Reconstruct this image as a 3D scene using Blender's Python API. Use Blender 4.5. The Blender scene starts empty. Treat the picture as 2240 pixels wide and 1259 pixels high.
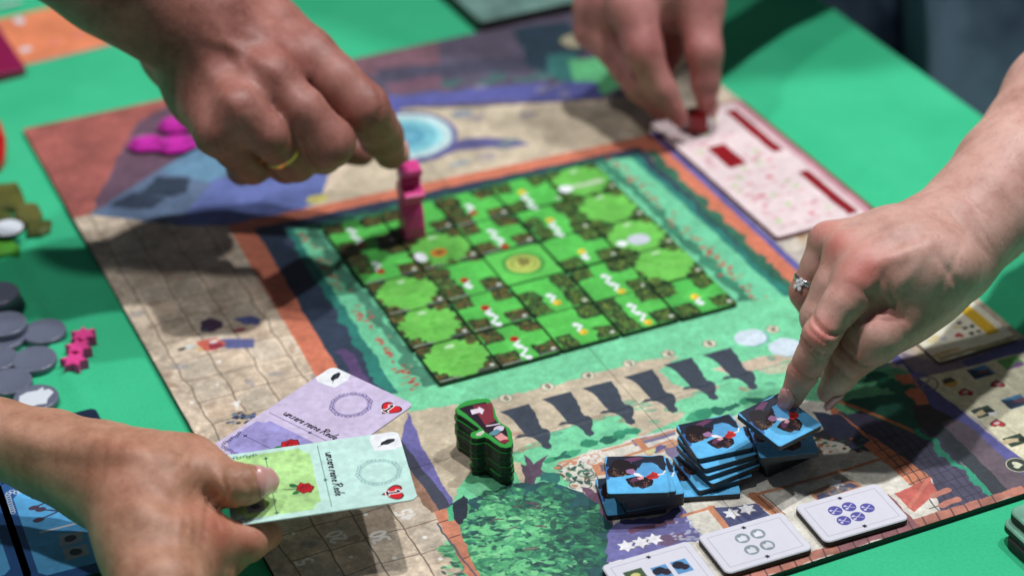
import bpy, bmesh, math, random
import numpy as np
from mathutils import Matrix, Vector
random.seed(7); rng = np.random.default_rng(7)
# Lengths below are written in maze tiles (one tile = 28.5 mm); everything is scaled to metres at the end.
S = 0.0285
scene = bpy.context.scene
# ---------------------------------------------------------------- camera
F_PX, RX, RZ, RY, TX, TY, DIST = 4724.414, 1.00819791, -0.414569402, -0.0214342841, 2.08898070, 2.02991550, 33.7588749
def rot(rx, rz, ry):
    cx, sx, cz, sz, cy, sy = math.cos(rx), math.sin(rx), math.cos(rz), math.sin(rz), math.cos(ry), math.sin(ry)
    return (np.array([[cz, -sz, 0], [sz, cz, 0], [0, 0, 1]]) @ np.array([[1, 0, 0], [0, cx, -sx], [0, sx, cx]])
            @ np.array([[cy, -sy, 0], [sy, cy, 0], [0, 0, 1]]))
CM = rot(RX, RZ, RY)
CPOS = np.array([TX, TY, 0]) + CM @ np.array([0, 0, DIST])
def U(px, py, z=0.0):
    """the point of the plane at height z that is seen at (px, py) of the 2240 x 1259 photograph"""
    d = CM @ np.array([(px - 1120) / F_PX, -(py - 629.5) / F_PX, -1.0])
    return CPOS + d * (z - CPOS[2]) / d[2]
def depth(P): return -((np.asarray(P) - CPOS) @ CM)[2]
cam = bpy.data.cameras.new('camera'); co = bpy.data.objects.new('camera', cam)
scene.collection.objects.link(co); scene.camera = co
cam.sensor_width = 36; cam.lens = F_PX / 2240 * 36; cam.clip_start = 0.01; cam.clip_end = 100
co.matrix_world = Matrix([[CM[i][0], CM[i][1], CM[i][2], CPOS[i] * S] for i in range(3)] + [[0, 0, 0, 1]])
cam.dof.use_dof = True
cam.dof.focus_distance = 28.9 * S
cam.dof.aperture_fstop = 5.6
cam.dof.aperture_blades = 9
# ---------------------------------------------------------------- light: hall lamps above and behind the table
world = bpy.data.worlds.new('World'); scene.world = world; world.use_nodes = True
world.node_tree.nodes['Background'].inputs[0].default_value = (0.75, 0.85, 1.0, 1)
world.node_tree.nodes['Background'].inputs[1].default_value = 0.10
def lamp(name, at, power, size, color):
    l = bpy.data.lights.new(name, 'AREA'); l.shape = 'DISK'; l.size = size; l.energy = power; l.color = color
    o = bpy.data.objects.new(name, l); scene.collection.objects.link(o)
    t = Vector((3, 1, 0)); v = (Vector(at) - t).normalized()
    o.location = Vector(at) * S
    o.rotation_euler = (-v).to_track_quat('-Z', 'Y').to_euler()
lamp('ceiling_lamp', (9, 4.5, 44), 10.8, 0.04, (1.0, 0.985, 0.97))
lamp('ceiling_lamp', (25, 3, 42), 9.6, 0.04, (0.97, 0.985, 1.0))
lamp('ceiling_lamp', (-16, 6, 48), 6.5, 0.06, (1.0, 0.98, 0.96))
scene.view_settings.view_transform = 'Standard'; scene.view_settings.look = 'None'
scene.view_settings.exposure = -0.28; scene.view_settings.gamma = 1.0
scene.cycles.max_bounces = 6
# ---------------------------------------------------------------- helpers: objects
C = scene.collection
def lin(c): return tuple(((v / 255) / 12.92 if v / 255 <= 0.04045 else ((v / 255 + 0.055) / 1.055) ** 2.4) for v in c[:3])
def mesh_obj(name, verts, faces, mats=None, parent=None, uvs=None, midx=None, smooth=False):
    me = bpy.data.meshes.new(name); me.from_pydata([tuple(v) for v in verts], [], [tuple(f) for f in faces])
    if uvs is not None:
        uv = me.uv_layers.new(name='UVMap')
        for l in me.loops: uv.data[l.index].uv = uvs[l.vertex_index]
    if midx is not None:
        for p, i in zip(me.polygons, midx): p.material_index = i
    for m in (mats or []): me.materials.append(m)
    if smooth: me.polygons.foreach_set('use_smooth', [True] * len(me.polygons))
    me.update()
    o = bpy.data.objects.new(name, me); C.objects.link(o)
    if parent: o.parent = parent
    return o
def tag(o, label=None, cat=None, group=None, kind=None):
    for k, v in (('label', label), ('category', cat), ('group', group), ('kind', kind)):
        if v: o[k] = v
    return o
def empty(name, loc=(0, 0, 0), rz=0.0):
    o = bpy.data.objects.new(name, None); C.objects.link(o); o.location = loc; o.rotation_euler = (0, 0, rz); o.empty_display_size = .01
    return o
# ---------------------------------------------------------------- helpers: materials
def nodemat(name, rough=0.5, spec=0.5, coat=0.0):
    m = bpy.data.materials.new(name); m.use_nodes = True; nt = m.node_tree; b = nt.nodes['Principled BSDF']
    b.inputs['Roughness'].default_value = rough; b.inputs['Specular IOR Level'].default_value = spec
    b.inputs['Coat Weight'].default_value = coat
    return m, nt, b
def noise_node(nt, scale, detail=3, rough=0.6):
    tc = nt.nodes.new('ShaderNodeTexCoord'); n = nt.nodes.new('ShaderNodeTexNoise')
    n.inputs['Scale'].default_value = scale / S; n.inputs['Detail'].default_value = detail; n.inputs['Roughness'].default_value = rough
    nt.links.new(tc.outputs['Object'], n.inputs['Vector']); return n
def plain(name, c, rough=0.5, spec=0.5, var=0.12, scale=3, bump=0.0, bscale=20, metal=0.0, coat=0.0, sss=0.0):
    m, nt, b = nodemat(name, rough, spec, coat); c = lin(c)
    n = noise_node(nt, scale); r = nt.nodes.new('ShaderNodeValToRGB')
    r.color_ramp.elements[0].position = 0.3; r.color_ramp.elements[1].position = 0.7
    r.color_ramp.elements[0].color = tuple(v * (1 - var) for v in c) + (1,)
    r.color_ramp.elements[1].color = tuple(min(1, v * (1 + var)) for v in c) + (1,)
    nt.links.new(n.outputs['Fac'], r.inputs['Fac']); nt.links.new(r.outputs['Color'], b.inputs['Base Color'])
    b.inputs['Metallic'].default_value = metal
    if bump:
        n2 = noise_node(nt, bscale, 4); bp = nt.nodes.new('ShaderNodeBump'); bp.inputs['Strength'].default_value = bump
        bp.inputs['Distance'].default_value = 0.0006
        nt.links.new(n2.outputs['Fac'], bp.inputs['Height']); nt.links.new(bp.outputs['Normal'], b.inputs['Normal'])
    return m
def printed(name, img, rough=0.42, spec=0.4, coat=0.0, linen=0.06):
    m, nt, b = nodemat(name, rough, spec, coat)
    t = nt.nodes.new('ShaderNodeTexImage'); t.image = img; t.interpolation = 'Cubic'; t.extension = 'EXTEND'
    nt.links.new(t.outputs['Color'], b.inputs['Base Color'])
    n2 = noise_node(nt, 14, 3); bp = nt.nodes.new('ShaderNodeBump'); bp.inputs['Strength'].default_value = linen
    bp.inputs['Distance'].default_value = 0.0004
    nt.links.new(n2.outputs['Fac'], bp.inputs['Height']); nt.links.new(bp.outputs['Normal'], b.inputs['Normal'])
    return m
# ---------------------------------------------------------------- helpers: a small painter for flat print
def vnoise(h, w, cy, cx, seed):
    r = np.random.default_rng(seed); g = r.random((cy + 3, cx + 3)).astype(np.float32)
    y = np.linspace(0, cy, h, dtype=np.float32); x = np.linspace(0, cx, w, dtype=np.float32)
    yi = y.astype(int); xi = x.astype(int); fy = y - yi; fx = x - xi
    fy = fy * fy * (3 - 2 * fy); fx = fx * fx * (3 - 2 * fx)
    a = g[yi][:, xi]; b = g[yi][:, xi + 1]; c = g[yi + 1][:, xi]; d = g[yi + 1][:, xi + 1]
    fx = fx[None]; fy = fy[:, None]
    return (a * (1 - fx) + b * fx) * (1 - fy) + (c * (1 - fx) + d * fx) * fy
def fbm(h, w, cells, aspect, seed, octv=4):
    o = np.zeros((h, w), np.float32); a = 1.0; t = 0
    for k in range(octv):
        o += a * vnoise(h, w, max(1, int(cells * aspect * 2 ** k)), max(1, int(cells * 2 ** k)), seed + k); t += a; a *= 0.55
    return o / t
class Canvas:
    def __init__(s, x0, y0, x1, y1, res, base, seed=1, mapf=None):
        s.x0, s.y0, s.x1, s.y1, s.res = x0, y0, x1, y1, res
        s.w = int(round((x1 - x0) * res)); s.h = int(round((y1 - y0) * res))
        s.a = np.empty((s.h, s.w, 3), np.float32); s.a[:] = np.array(base, np.float32) / 255
        s.map = mapf or (lambda x, y: (x, y))
        n = max(s.x1 - s.x0, .5)
        asp = s.h / s.w
        s.n1 = fbm(s.h, s.w, n * 4, asp, seed, 3) - .5; s.n2 = fbm(s.h, s.w, n * 4, asp, seed + 11, 3) - .5
        s.n3 = fbm(s.h, s.w, n * 2.2, asp, seed + 23, 5) - .5
        s.n4 = fbm(s.h, s.w, n * 14, asp, seed + 37, 2) - .5
    def _box(s, xs0, ys0, xs1, ys1, m):
        i0 = max(0, int((xs0 - m - s.x0) * s.res)); i1 = min(s.w, int((xs1 + m - s.x0) * s.res) + 2)
        j0 = max(0, int((ys0 - m - s.y0) * s.res)); j1 = min(s.h, int((ys1 + m - s.y0) * s.res) + 2)
        if i1 <= i0 or j1 <= j0: return None
        X = (s.x0 + (np.arange(i0, i1) + .5) / s.res).astype(np.float32)[None]; Y = (s.y0 + (np.arange(j0, j1) + .5) / s.res).astype(np.float32)[:, None]
        return (slice(j0, j1), slice(i0, i1)), X, Y
    def _mix(s, sl, m, col, a, var, fine):
        col = np.array(col[:3], np.float32) / 255
        v = 1 + var * 2 * s.n3[sl] + fine * 2 * s.n4[sl]
        m = (m * a)[..., None]
        s.a[sl] = s.a[sl] * (1 - m) + (col * v[..., None]) * m
    def pts(s, P): return np.array([s.map(*p) for p in P], np.float32)
    def poly(s, P, col, wob=0.03, a=1.0, var=0.12, fine=0.06, raw=False):
        Q = np.array(P, np.float32) if raw else s.pts(P)
        r = s._box(Q[:, 0].min(), Q[:, 1].min(), Q[:, 0].max(), Q[:, 1].max(), wob + 2 / s.res)
        if r is None: return
        sl, X, Y = r
        X = X + wob * 3 * s.n1[sl]; Y = Y + wob * 3 * s.n2[sl]
        ins = np.zeros(X.shape, bool); n = len(Q)
        for i in range(n):
            x1, y1 = Q[i]; x2, y2 = Q[(i + 1) % n]
            if y1 == y2: continue
            c = (Y > min(y1, y2)) & (Y <= max(y1, y2))
            ins ^= c & (X < (Y - y1) * (x2 - x1) / (y2 - y1) + x1)
        s._mix(sl, ins.astype(np.float32), col, a, var, fine)
    def line(s, P, w, col, wob=0.01, a=1.0, raw=False, closed=False, var=0.05, nib=None):
        Q = np.array(P, np.float32) if raw else s.pts(P)
        if closed: Q = np.vstack([Q, Q[:1]])
        for (x1, y1), (x2, y2) in zip(Q[:-1], Q[1:]):
            ww = w
            if nib is not None:
                an = math.atan2(y2 - y1, x2 - x1); ww = w * (0.32 + 0.68 * abs(math.sin(an - nib)))
            r = s._box(min(x1, x2), min(y1, y2), max(x1, x2), max(y1, y2), ww + wob + 2 / s.res)
            if r is None: continue
            sl, X, Y = r
            X = X + wob * 3 * s.n1[sl]; Y = Y + wob * 3 * s.n2[sl]
            dx, dy = x2 - x1, y2 - y1; L = dx * dx + dy * dy + 1e-12
            t = np.clip(((X - x1) * dx + (Y - y1) * dy) / L, 0, 1)
            d = np.hypot(X - x1 - t * dx, Y - y1 - t * dy)
            s._mix(sl, np.clip((ww / 2 - d) * s.res + .5, 0, 1), col, a, var, 0)
    def ell(s, c, rx, ry, col, ang=0.0, wob=0.02, a=1.0, ring=0.0, raw=False, var=0.08, fine=0.04):
        x0, y0 = c if raw else s.map(*c)
        m = max(rx, ry) + ring + wob * 2 + 2 / s.res
        r = s._box(x0, y0, x0, y0, m)
        if r is None: return
        sl, X, Y = r
        X = X + wob * 3 * s.n1[sl] - x0; Y = Y + wob * 3 * s.n2[sl] - y0
        ca, sa = math.cos(ang), math.sin(ang)
        u = (X * ca + Y * sa) / rx; v = (-X * sa + Y * ca) / ry
        q = (np.sqrt(u * u + v * v) - 1) * min(rx, ry)
        d = (abs(q) - ring / 2) if ring else q
        s._mix(sl, np.clip(-d * s.res + .5, 0, 1), col, a, var, fine)
    def image(s, name):
        im = bpy.data.images.new(name, s.w, s.h)
        px = np.ones((s.h, s.w, 4), np.float32); px[..., :3] = np.clip(s.a, 0, 1)
        im.pixels.foreach_set(px.ravel()); im.update(); im.pack(); return im
def star_pts(c, r, n=6, k=0.5, a0=0.0):
    return [(c[0] + (r if i % 2 == 0 else r * k) * math.cos(a0 + math.pi * i / n), c[1] + (r if i % 2 == 0 else r * k) * math.sin(a0 + math.pi * i / n)) for i in range(2 * n)]
def heart_pts(c, r, ang=0.0):
    o = []
    for i in range(28):
        t = 2 * math.pi * i / 28
        x = 16 * math.sin(t) ** 3 / 16; y = (13 * math.cos(t) - 5 * math.cos(2 * t) - 2 * math.cos(3 * t) - math.cos(4 * t)) / 16
        o.append((c[0] + r * (x * math.cos(ang) - y * math.sin(ang)), c[1] + r * (x * math.sin(ang) + y * math.cos(ang))))
    return o
# stroke letters on a unit em (x to the right, y up), each a list of polylines
G = {
 'u': ([[(0, .5), (.08, .1), (.2, 0), (.35, .12), (.48, .5)], [(.48, .5), (.42, .08), (.52, 0)]], .62),
 'n': ([[(.02, .5), (.06, .45), (0, 0)], [(.04, .3), (.2, .5), (.36, .48), (.34, .1), (.44, 0)]], .56),
 's': ([[(.36, .45), (.2, .52), (.08, .4), (.28, .2), (.2, .02), (0, .06)]], .46),
 'e': ([[(.05, .25), (.34, .36), (.26, .5), (.1, .42), (.05, .15), (.18, 0), (.36, .1)]], .46),
 'r': ([[(.02, .5), (.08, .45), (.02, 0)], [(.06, .3), (.2, .5), (.34, .46)]], .40),
 'i': ([[(.06, .5), (.04, .08), (.14, 0)], [(.1, .72), (.12, .7)]], .26),
 'd': ([[(.36, .45), (.15, .48), (.02, .2), (.15, 0), (.34, .12)], [(.5, 1), (.36, .1), (.46, 0)]], .58),
 'R': ([[(.1, 1), (.02, 0)], [(-.1, .85), (.2, 1.02), (.5, .95), (.5, .65), (.1, .5)], [(.2, .5), (.5, .05), (.66, 0)]], .70),
 ' ': ([], .3),
 '1': ([[(.05, .8), (.28, 1), (.24, 0)], [(.05, 0), (.45, 0)]], .5),
 '0': ([[(.25, 1), (.05, .75), (.05, .25), (.25, 0), (.45, .25), (.45, .75), (.25, 1)]], .56),
 '2': ([[(.05, .78), (.2, 1), (.42, .85), (.38, .55), (.03, 0), (.48, 0)]], .56),
 '3': ([[(.05, 1), (.42, 1), (.2, .6), (.45, .4), (.35, .03), (.05, .05)]], .56),
 '4': ([[(.35, 0), (.38, 1), (.02, .3), (.5, .3)]], .56),
 '5': ([[(.45, 1), (.1, 1), (.07, .58), (.3, .62), (.46, .35), (.3, .02), (.04, .06)]], .56),
 '8': ([[(.25, .53), (.08, .75), (.25, 1), (.42, .75), (.25, .53), (.05, .25), (.25, 0), (.46, .25), (.25, .53)]], .56),
 'D': ([[(.05, 0), (.05, 1), (.35, .85), (.45, .45), (.3, .08), (.05, 0)]], .55),
 'C': ([[(.45, .8), (.25, 1), (.05, .6), (.1, .15), (.3, 0), (.46, .2)]], .55),
 'G': ([[(.45, .8), (.25, 1), (.05, .6), (.1, .15), (.3, 0), (.46, .2), (.46, .45), (.28, .45)]], .55),
 'N': ([[(.05, 0), (.05, 1), (.45, 0), (.45, 1)]], .56),
 'B': ([[(.05, 0), (.05, 1), (.4, .85), (.3, .55), (.05, .52)], [(.3, .55), (.46, .3), (.3, .02), (.05, 0)]], .55),
 'M': ([[(.02, 0), (.08, 1), (.28, .3), (.48, 1), (.54, 0)]], .6),
}
def text(cv, s, o, d, size, w, col, nib=None, slant=0.0, mirror=False):
    """write s on canvas from o along unit vector d; glyph height size"""
    ux, uy = d; vx, vy = (-uy, ux) if not mirror else (uy, -ux); x = 0.0
    for ch in s:
        st, adv = G[ch]
        for pl in st:
            Q = [(o[0] + size * ((x + px + slant * py) * ux + py * vx), o[1] + size * ((x + px + slant * py) * uy + py * vy)) for px, py in pl]
            if len(Q) > 2:      # round the strokes
                for _ in range(2):
                    R = [Q[0]]
                    for p, q in zip(Q[:-1], Q[1:]):
                        R += [(p[0] * .75 + q[0] * .25, p[1] * .75 + q[1] * .25), (p[0] * .25 + q[0] * .75, p[1] * .25 + q[1] * .75)]
                    Q = R + [Q[-1]]
            cv.line(Q, w, col, wob=0, raw=True, nib=nib, var=0)
        x += adv
def bpt(px, py):
    p = U(px, py, 0.0); return float(p[0]), float(p[1])
# ================================================================ flat print: the game board
XL, XR, YF, YB = -3.557, 8.415, -5.727, 10.707
B = Canvas(XL, YF, XR, YB, 150, (176, 160, 143), seed=3, mapf=bpt)
# paving of the road on the left and of the square at the back
COB = (204, 186, 164); CRK = (104, 88, 76)
B.poly([(XL, YF), (XR, YF), (XR, YB), (XL, YB)], COB, raw=True, var=.22, fine=.14)
def paving(x0, x1, y0, y1, dx, dy, w=.032, seed=5, crk=CRK, a=.85):
    r = np.random.default_rng(seed)
    nx = int((x1 - x0) / dx) + 1
    xs = [x0 + i * dx for i in range(nx + 1)]
    ny = int((y1 - y0) / dy)
    for i, x in enumerate(xs):
        P = [(x + r.normal(0, .018), y0 + k * (y1 - y0) / (ny * 2)) for k in range(ny * 2 + 1)]
        B.line(P, w, crk, wob=.012, raw=True, a=a)
        if i == len(xs) - 1: break
        off = r.random() * .1
        for k in range(ny + 1):
            y = y0 + (k + off) * dy
            B.line([(x, y + r.normal(0, .02)), (x + dx, y + r.normal(0, .02))], w * .8, crk, wob=.012, raw=True, a=a)
            if r.random() < .8:
                c = [(186, 168, 146), (212, 198, 178), (196, 170, 146), (182, 172, 156), (206, 184, 160)][r.integers(5)]
                B.poly([(x + .05, y + .05), (x + dx - .05, y + .06), (x + dx - .06, y + dy - .05), (x + .06, y + dy - .06)], c, raw=True, a=.55, var=.2, wob=.02)
paving(XL + .28, -1.2, YF + .05, 7.2, .53, .57, w=.019)
paving(-1.1, .1, YF + .02, -1.5, .56, .57, w=.019, seed=9)
for k in range(60):
    B.ell((XL + rng.random() * 3.2, YF + rng.random() * 12), .06 + .1 * rng.random(), .04 + .05 * rng.random(), [(150, 120, 95), (140, 140, 150), (205, 190, 170), (160, 125, 110)][k % 4], ang=rng.random() * 3, a=.45, raw=True, wob=.04)
# numbers painted on the road, read from the left side of the board
for s, (px, py) in (('5', (668, 1233)), ('20', (741, 1184)), ('30', (836, 1184)), ('45', (893, 1136))):
    o = bpt(px, py)
    text(B, s, (o[0] + .12, o[1]), (0, 1), .22, .042, (232, 228, 222))
for p in ((800, 1124), (768, 1217), (863, 1219), (929, 1174), (963, 1221), (642, 1166), (420, 880), (480, 790), (545, 700)):
    B.ell(p, .032, .032, (236, 234, 230), wob=0)
# couple and birds painted on the road
B.poly([(437, 705), (460, 694), (486, 702), (484, 716), (462, 726), (440, 722)], (74, 52, 78), wob=.05)
B.poly([(512, 696), (548, 690), (570, 697), (566, 711), (530, 709)], (84, 94, 150), wob=.03)
B.ell((521, 722), .1, .05, (150, 60, 80)); B.ell((448, 722), .05, .04, (70, 90, 90))
B.poly([(482, 742), (556, 740), (556, 760), (500, 763), (470, 752)], (92, 98, 150), wob=.02)
B.poly([(428, 746), (470, 739), (494, 752), (470, 768), (440, 765)], (206, 100, 84), wob=.03)
B.poly([(452, 752), (480, 748), (490, 760), (460, 766)], (150, 50, 66), wob=.02); B.ell((466, 747), .07, .04, (215, 205, 205))
B.ell((412, 759), .08, .05, (190, 205, 205)); B.ell((397, 764), .06, .04, (60, 56, 60)); B.ell((436, 764), .05, .04, (214, 182, 120))
for k in range(26):
    B.ell((498 + rng.random() * 62, 902 + rng.random() * 26), .05, .03, [(52, 66, 100), (92, 112, 150), (190, 170, 130), (40, 46, 62)][k % 4], wob=.03)
B.poly([(498, 884), (527, 873), (519, 896), (512, 884)], (225, 220, 212), wob=0)
B.poly([(470, 840), (476, 836), (480, 842), (474, 846)], (225, 220, 212), wob=0)
# terracotta roof, purplish grey roof, blue wing
B.poly([(40, 276), (372, 200), (402, 214), (300, 268), (266, 330), (196, 470), (150, 480)], (166, 92, 84), wob=.02, var=.2)
for k in range(16):
    B.line([(60 + k * 20, 272 - k * 4.6), (165 + k * 6, 470 - k * 8)], .05, (150, 80, 80), a=.3, wob=.05)
B.poly([(402, 212), (300, 268), (266, 330), (196, 468), (340, 380), (470, 300), (560, 240), (700, 220), (660, 120)], (104, 78, 96), wob=.03)
B.poly([(196, 470), (345, 372), (470, 300), (640, 260), (700, 330), (560, 420), (520, 492), (420, 492), (330, 487), (250, 476)], (92, 112, 142), wob=.03)
B.poly([(238, 452), (292, 420), (360, 436), (330, 458)], (52, 64, 84), wob=.04)
B.poly([(300, 425), (345, 385), (415, 392), (410, 420), (372, 432)], (48, 62, 80), wob=.04)
B.poly([(350, 375), (420, 330), (560, 345), (460, 400)], (96, 138, 168), wob=.05)
B.poly([(380, 492), (430, 440), (470, 392), (620, 372), (720, 380), (700, 440), (628, 497)], (96, 110, 172), wob=.02)
B.poly([(335, 486), (345, 478), (362, 480), (358, 490)], (70, 72, 90), wob=.03)
# roofs along the far edge
B.poly([(660, 150), (1420, -20), (1420, 210), (660, 260)], (92, 84, 104), wob=.02, var=.2)
B.poly([(760, 130), (960, 88), (958, 150), (780, 170)], (122, 88, 100), wob=.05)
B.poly([(820, 150), (1250, 118), (1260, 150), (830, 176)], (70, 72, 92), wob=.05, a=.8)
B.poly([(840, 185), (960, 160), (980, 195), (860, 205)], (118, 86, 104), wob=.06)
for p in ((985, 182), (1062, 178), (1090, 170), (1150, 172), (1185, 165)):
    B.ell(p, .22, .12, (70, 104, 104), wob=.1)
B.poly([(1120, 62), (1240, 48), (1290, 110), (1200, 160), (1160, 150)], (46, 66, 82), wob=.04)
B.poly([(1196, 118), (1262, 118), (1260, 196), (1205, 168)], (58, 122, 118), wob=.05)
B.poly([(1244, 132), (1262, 200), (1330, 205), (1380, 180), (1360, 120), (1290, 128)], (100, 196, 132), wob=.03)
B.ell((1262, 90), .36, .36, (52, 72, 66), wob=.02); B.ell((1262, 90), .3, .3, (176, 168, 140), wob=.03)
# the square: pale paving, violet-blue wall strip along it, fountain
B.poly([(600, 500), (720, 420), (820, 300), (860, 236), (1290, 232), (1440, 200), (1500, 300), (1400, 318), (1270, 320), (505, 497)], (190, 176, 152), wob=.03, var=.2)
B.poly([(812, 214), (985, 200), (1150, 184), (1300, 178), (1320, 214), (1240, 220), (1130, 222), (960, 226), (876, 238), (850, 262), (820, 250)], (88, 92, 160), wob=.05)
for p in ((1190, 195), (1215, 188), (1232, 205), (1050, 190)):
    B.ell(p, .16, .1, (130, 124, 150), wob=.06, a=.8)
B.poly([(985, 312), (1030, 300), (1120, 305), (1165, 316), (1130, 322), (1010, 328), (900, 362), (850, 362)], (92, 90, 140), wob=.05)
fx, fy = bpt(886, 298)
for r_, c_ in ((.93, (96, 94, 150)), (.84, (186, 214, 216)), (.66, (150, 212, 220)), (.56, (112, 184, 200)), (.36, (88, 158, 186)), (.2, (104, 172, 196))):
    B.ell((fx, fy), r_, r_, c_, raw=True, wob=.02, var=.1)
for p, c_ in (((1010, 246), (120, 140, 165)), ((1040, 256), (140, 130, 145)), ((1155, 248), (140, 134, 146)), ((1105, 312), (112, 130, 132)), ((1000, 358), (130, 150, 165)), ((1060, 345), (160, 150, 160)), ((850, 425), (160, 150, 138)), ((760, 440), (150, 138, 126))):
    B.ell(p, .2, .1, c_, wob=.1, a=.8)
B.ell((695, 434), .2, .1, (200, 190, 100), wob=.05)
# right-hand road between the frame and the reference boards
B.poly([(1400, 300), (1500, 290), (2010, 780), (2240, 735), (2240, 1090), (1900, 830), (1770, 690)], (188, 178, 170), wob=.03, var=.2)
for k in range(34):
    x = 6.55 + rng.random() * .5; y = -2.5 + rng.random() * 8
    B.ell((x, y), .08 + .12 * rng.random(), .05 + .06 * rng.random(), [(96, 94, 140), (160, 120, 90), (150, 140, 140), (206, 196, 180), (120, 60, 66)][k % 5], raw=True, a=.6, wob=.08)
# frame of the maze garden
X0, X1, Y1f = -1.30, 6.30, 5.86
B.poly([(X1 + .0, 5.6), (X1 + .17, 5.6), (X1 + .17, -2.4), (X1, -2.4)], (94, 92, 158), raw=True, wob=.01)
B.poly([(X0 - .3, -1.0), (X0 - .02, Y1f), (X1 + .06, Y1f - .32), (X1 + .02, -1.0)], (208, 118, 90), raw=True, wob=.01, var=.08)
B.poly([(X0 + .05, -1.0), (X0 + .34, Y1f - .30), (X1 - .34, Y1f - .62), (X1 - .34, -1.0)], (48, 62, 84), raw=True, wob=.02)
B.poly([(X0 + .10, -1.0), (X0 + .30, 1.6), (X0 + .45, 1.6), (X0 + .5, -1.0)], (86, 66, 110), raw=True, wob=.05)
B.poly([(X0 + .42, -1.2), (X0 + .62, 1.9), (X0 + .8, 5.3), (X1 - .5, 5.02), (X1 - .36, -1.2)], (40, 124, 112), raw=True, wob=.06)
B.poly([(X0 + .68, -1.2), (X0 + .8, 2), (X0 + .92, 5.22), (X1 - .62, 4.98), (X1 - .5, -1.2)], (104, 198, 152), raw=True, wob=.03, var=.07)
# hedges in the lawn and the dotted line of red flowers around the maze
def hedge(x0, y0, x1, y1, n, col=(62, 122, 98)):
    for k in range(n):
        t = (k + .5) / n
        B.ell((x0 + (x1 - x0) * t, y0 + (y1 - y0) * t), abs(x1 - x0) / n * .45 + .1, abs(y1 - y0) / n * .45 + .1, col, raw=True, wob=.08, a=.85, var=.25)
hedge(-.12, 0, -.12, 5.1, 8); hedge(5.2, 5.1, 5.2, -.1, 9, (48, 120, 92)); hedge(0, 5.15, 5.1, 5.12, 9, (40, 96, 74)); hedge(.1, -.12, 5.1, -.12, 9, (78, 150, 122))
hedge(6.02, 5.0, 5.98, -.9, 22, (36, 104, 82))
def flowers(x0, y0, x1, y1, n):
    n = int(n * .8)
    for k in range(n):
        t = rng.random(); B.ell((x0 + (x1 - x0) * t + rng.normal(0, .06), y0 + (y1 - y0) * t + rng.normal(0, .06)), .02 + .035 * rng.random(), .018 + .02 * rng.random(), [(196, 78, 74), (176, 60, 60), (150, 150, 110)][k % 3], raw=True, wob=.008)
flowers(-.3, -.25, -.3, 5.2, 110); flowers(-.3, -.3, 5.35, -.3, 130); flowers(5.36, -.3, 5.36, 5.2, 110)
# garden in front of the maze
LG = (112, 206, 156); PTH = (192, 178, 154)
B.poly([(790, 870), (900, 855), (1620, 660), (1790, 640), (1940, 790), (2020, 900), (1900, 905), (1840, 870), (1480, 970), (1200, 1060), (985, 1120), (930, 1000), (760, 930)], LG, wob=.03, var=.08)
B.poly([(905, 985), (760, 940), (850, 905), (940, 890), (1060, 880), (1180, 846), (1260, 830), (1340, 806), (1420, 786), (1490, 780), (1440, 812), (1500, 850), (1570, 840), (1560, 856), (1470, 880), (1500, 905), (1425, 942), (1400, 960), (1360, 905), (1260, 925), (1180, 960), (1120, 990), (1060, 1040), (1000, 1080), (985, 1095)], PTH, wob=.05, var=.14)
B.poly([(1560, 808), (1620, 790), (1740, 770), (1760, 780), (1660, 805), (1600, 822)], (200, 180, 158), wob=.04)
B.poly([(1640, 800), (1760, 790), (1750, 812), (1680, 818)], (206, 190, 166), wob=.05, a=.8)
for k in range(60):
    px, py = 1060 + rng.random() * 640, 0
    py = 1005 - (px - 1060) * .27 + rng.normal(0, 26)
    B.ell((px, py), .05 + .08 * rng.random(), .03 + .04 * rng.random(), [(92, 176, 136), (120, 214, 160), (76, 148, 120), (172, 116, 100)][k % 4], wob=.06, a=.5)
SIL = [(520, 630), (780, 560), (800, 600), (832, 640), (838, 670), (858, 700), (862, 735), (890, 770), (930, 776), (958, 800), (962, 850), (945, 890), (970, 915), (968, 938), (930, 952), (892, 935), (880, 905), (840, 872), (800, 850), (740, 842), (700, 852), (655, 858), (690, 828), (742, 822), (700, 775), (640, 700), (600, 665)]
a0 = bpt(960 + 520 / 3.934, 740 + 630 / 3.934)
silb = [bpt(960 + x / 3.934, 740 + y / 3.934) for x, y in SIL]
silb = [(x - a0[0], y - a0[1]) for x, y in silb]
for p in ((1092, 900), (1184, 873), (1273, 849), (1364, 824), (1451, 798), (1537, 776)):
    o = bpt(*p); B.poly([(x + o[0], y + o[1]) for x, y in silb], (58, 68, 82), raw=True, wob=.006, var=.05)
B.line([(1120, 968), (1600, 838)], .015, (110, 118, 120), a=.5, wob=0)
for ch, p in zip('DGNCRIM'.replace('I', 'B'), ((1106, 871), (1198, 845), (1287, 821), (1377, 795), (1462, 773), (1551, 751), (1691, 720))):
    o = bpt(*p); B.ell(o, .105, .105, (110, 120, 96), raw=True, wob=.01); B.ell(o, .092, .092, (214, 206, 184), raw=True, wob=.01)
    text(B, ch, (o[0] + .035, o[1] + .055), (-1, 0), .11, .022, (90, 88, 76))
for p in ((1640, 738), (1720, 758)):
    o = bpt(*p); B.ell((o[0] + .03, o[1] - .03), .27, .24, (120, 170, 170), raw=True, wob=.03); B.ell(o, .26, .23, (196, 212, 224), raw=True, wob=.03)
for p in ((1205, 1004), (1225, 996), (1250, 990), (1290, 968), (1330, 958), (1350, 950), (1380, 946), (1520, 912), (1545, 905), (1570, 898), (1600, 888), (1640, 880), (1660, 874), (1690, 868), (1720, 860), (1745, 852)):
    B.ell(p, .13, .085, [(44, 140, 104), (34, 104, 86), (60, 160, 116)][int(p[0]) % 3], wob=.08)
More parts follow.
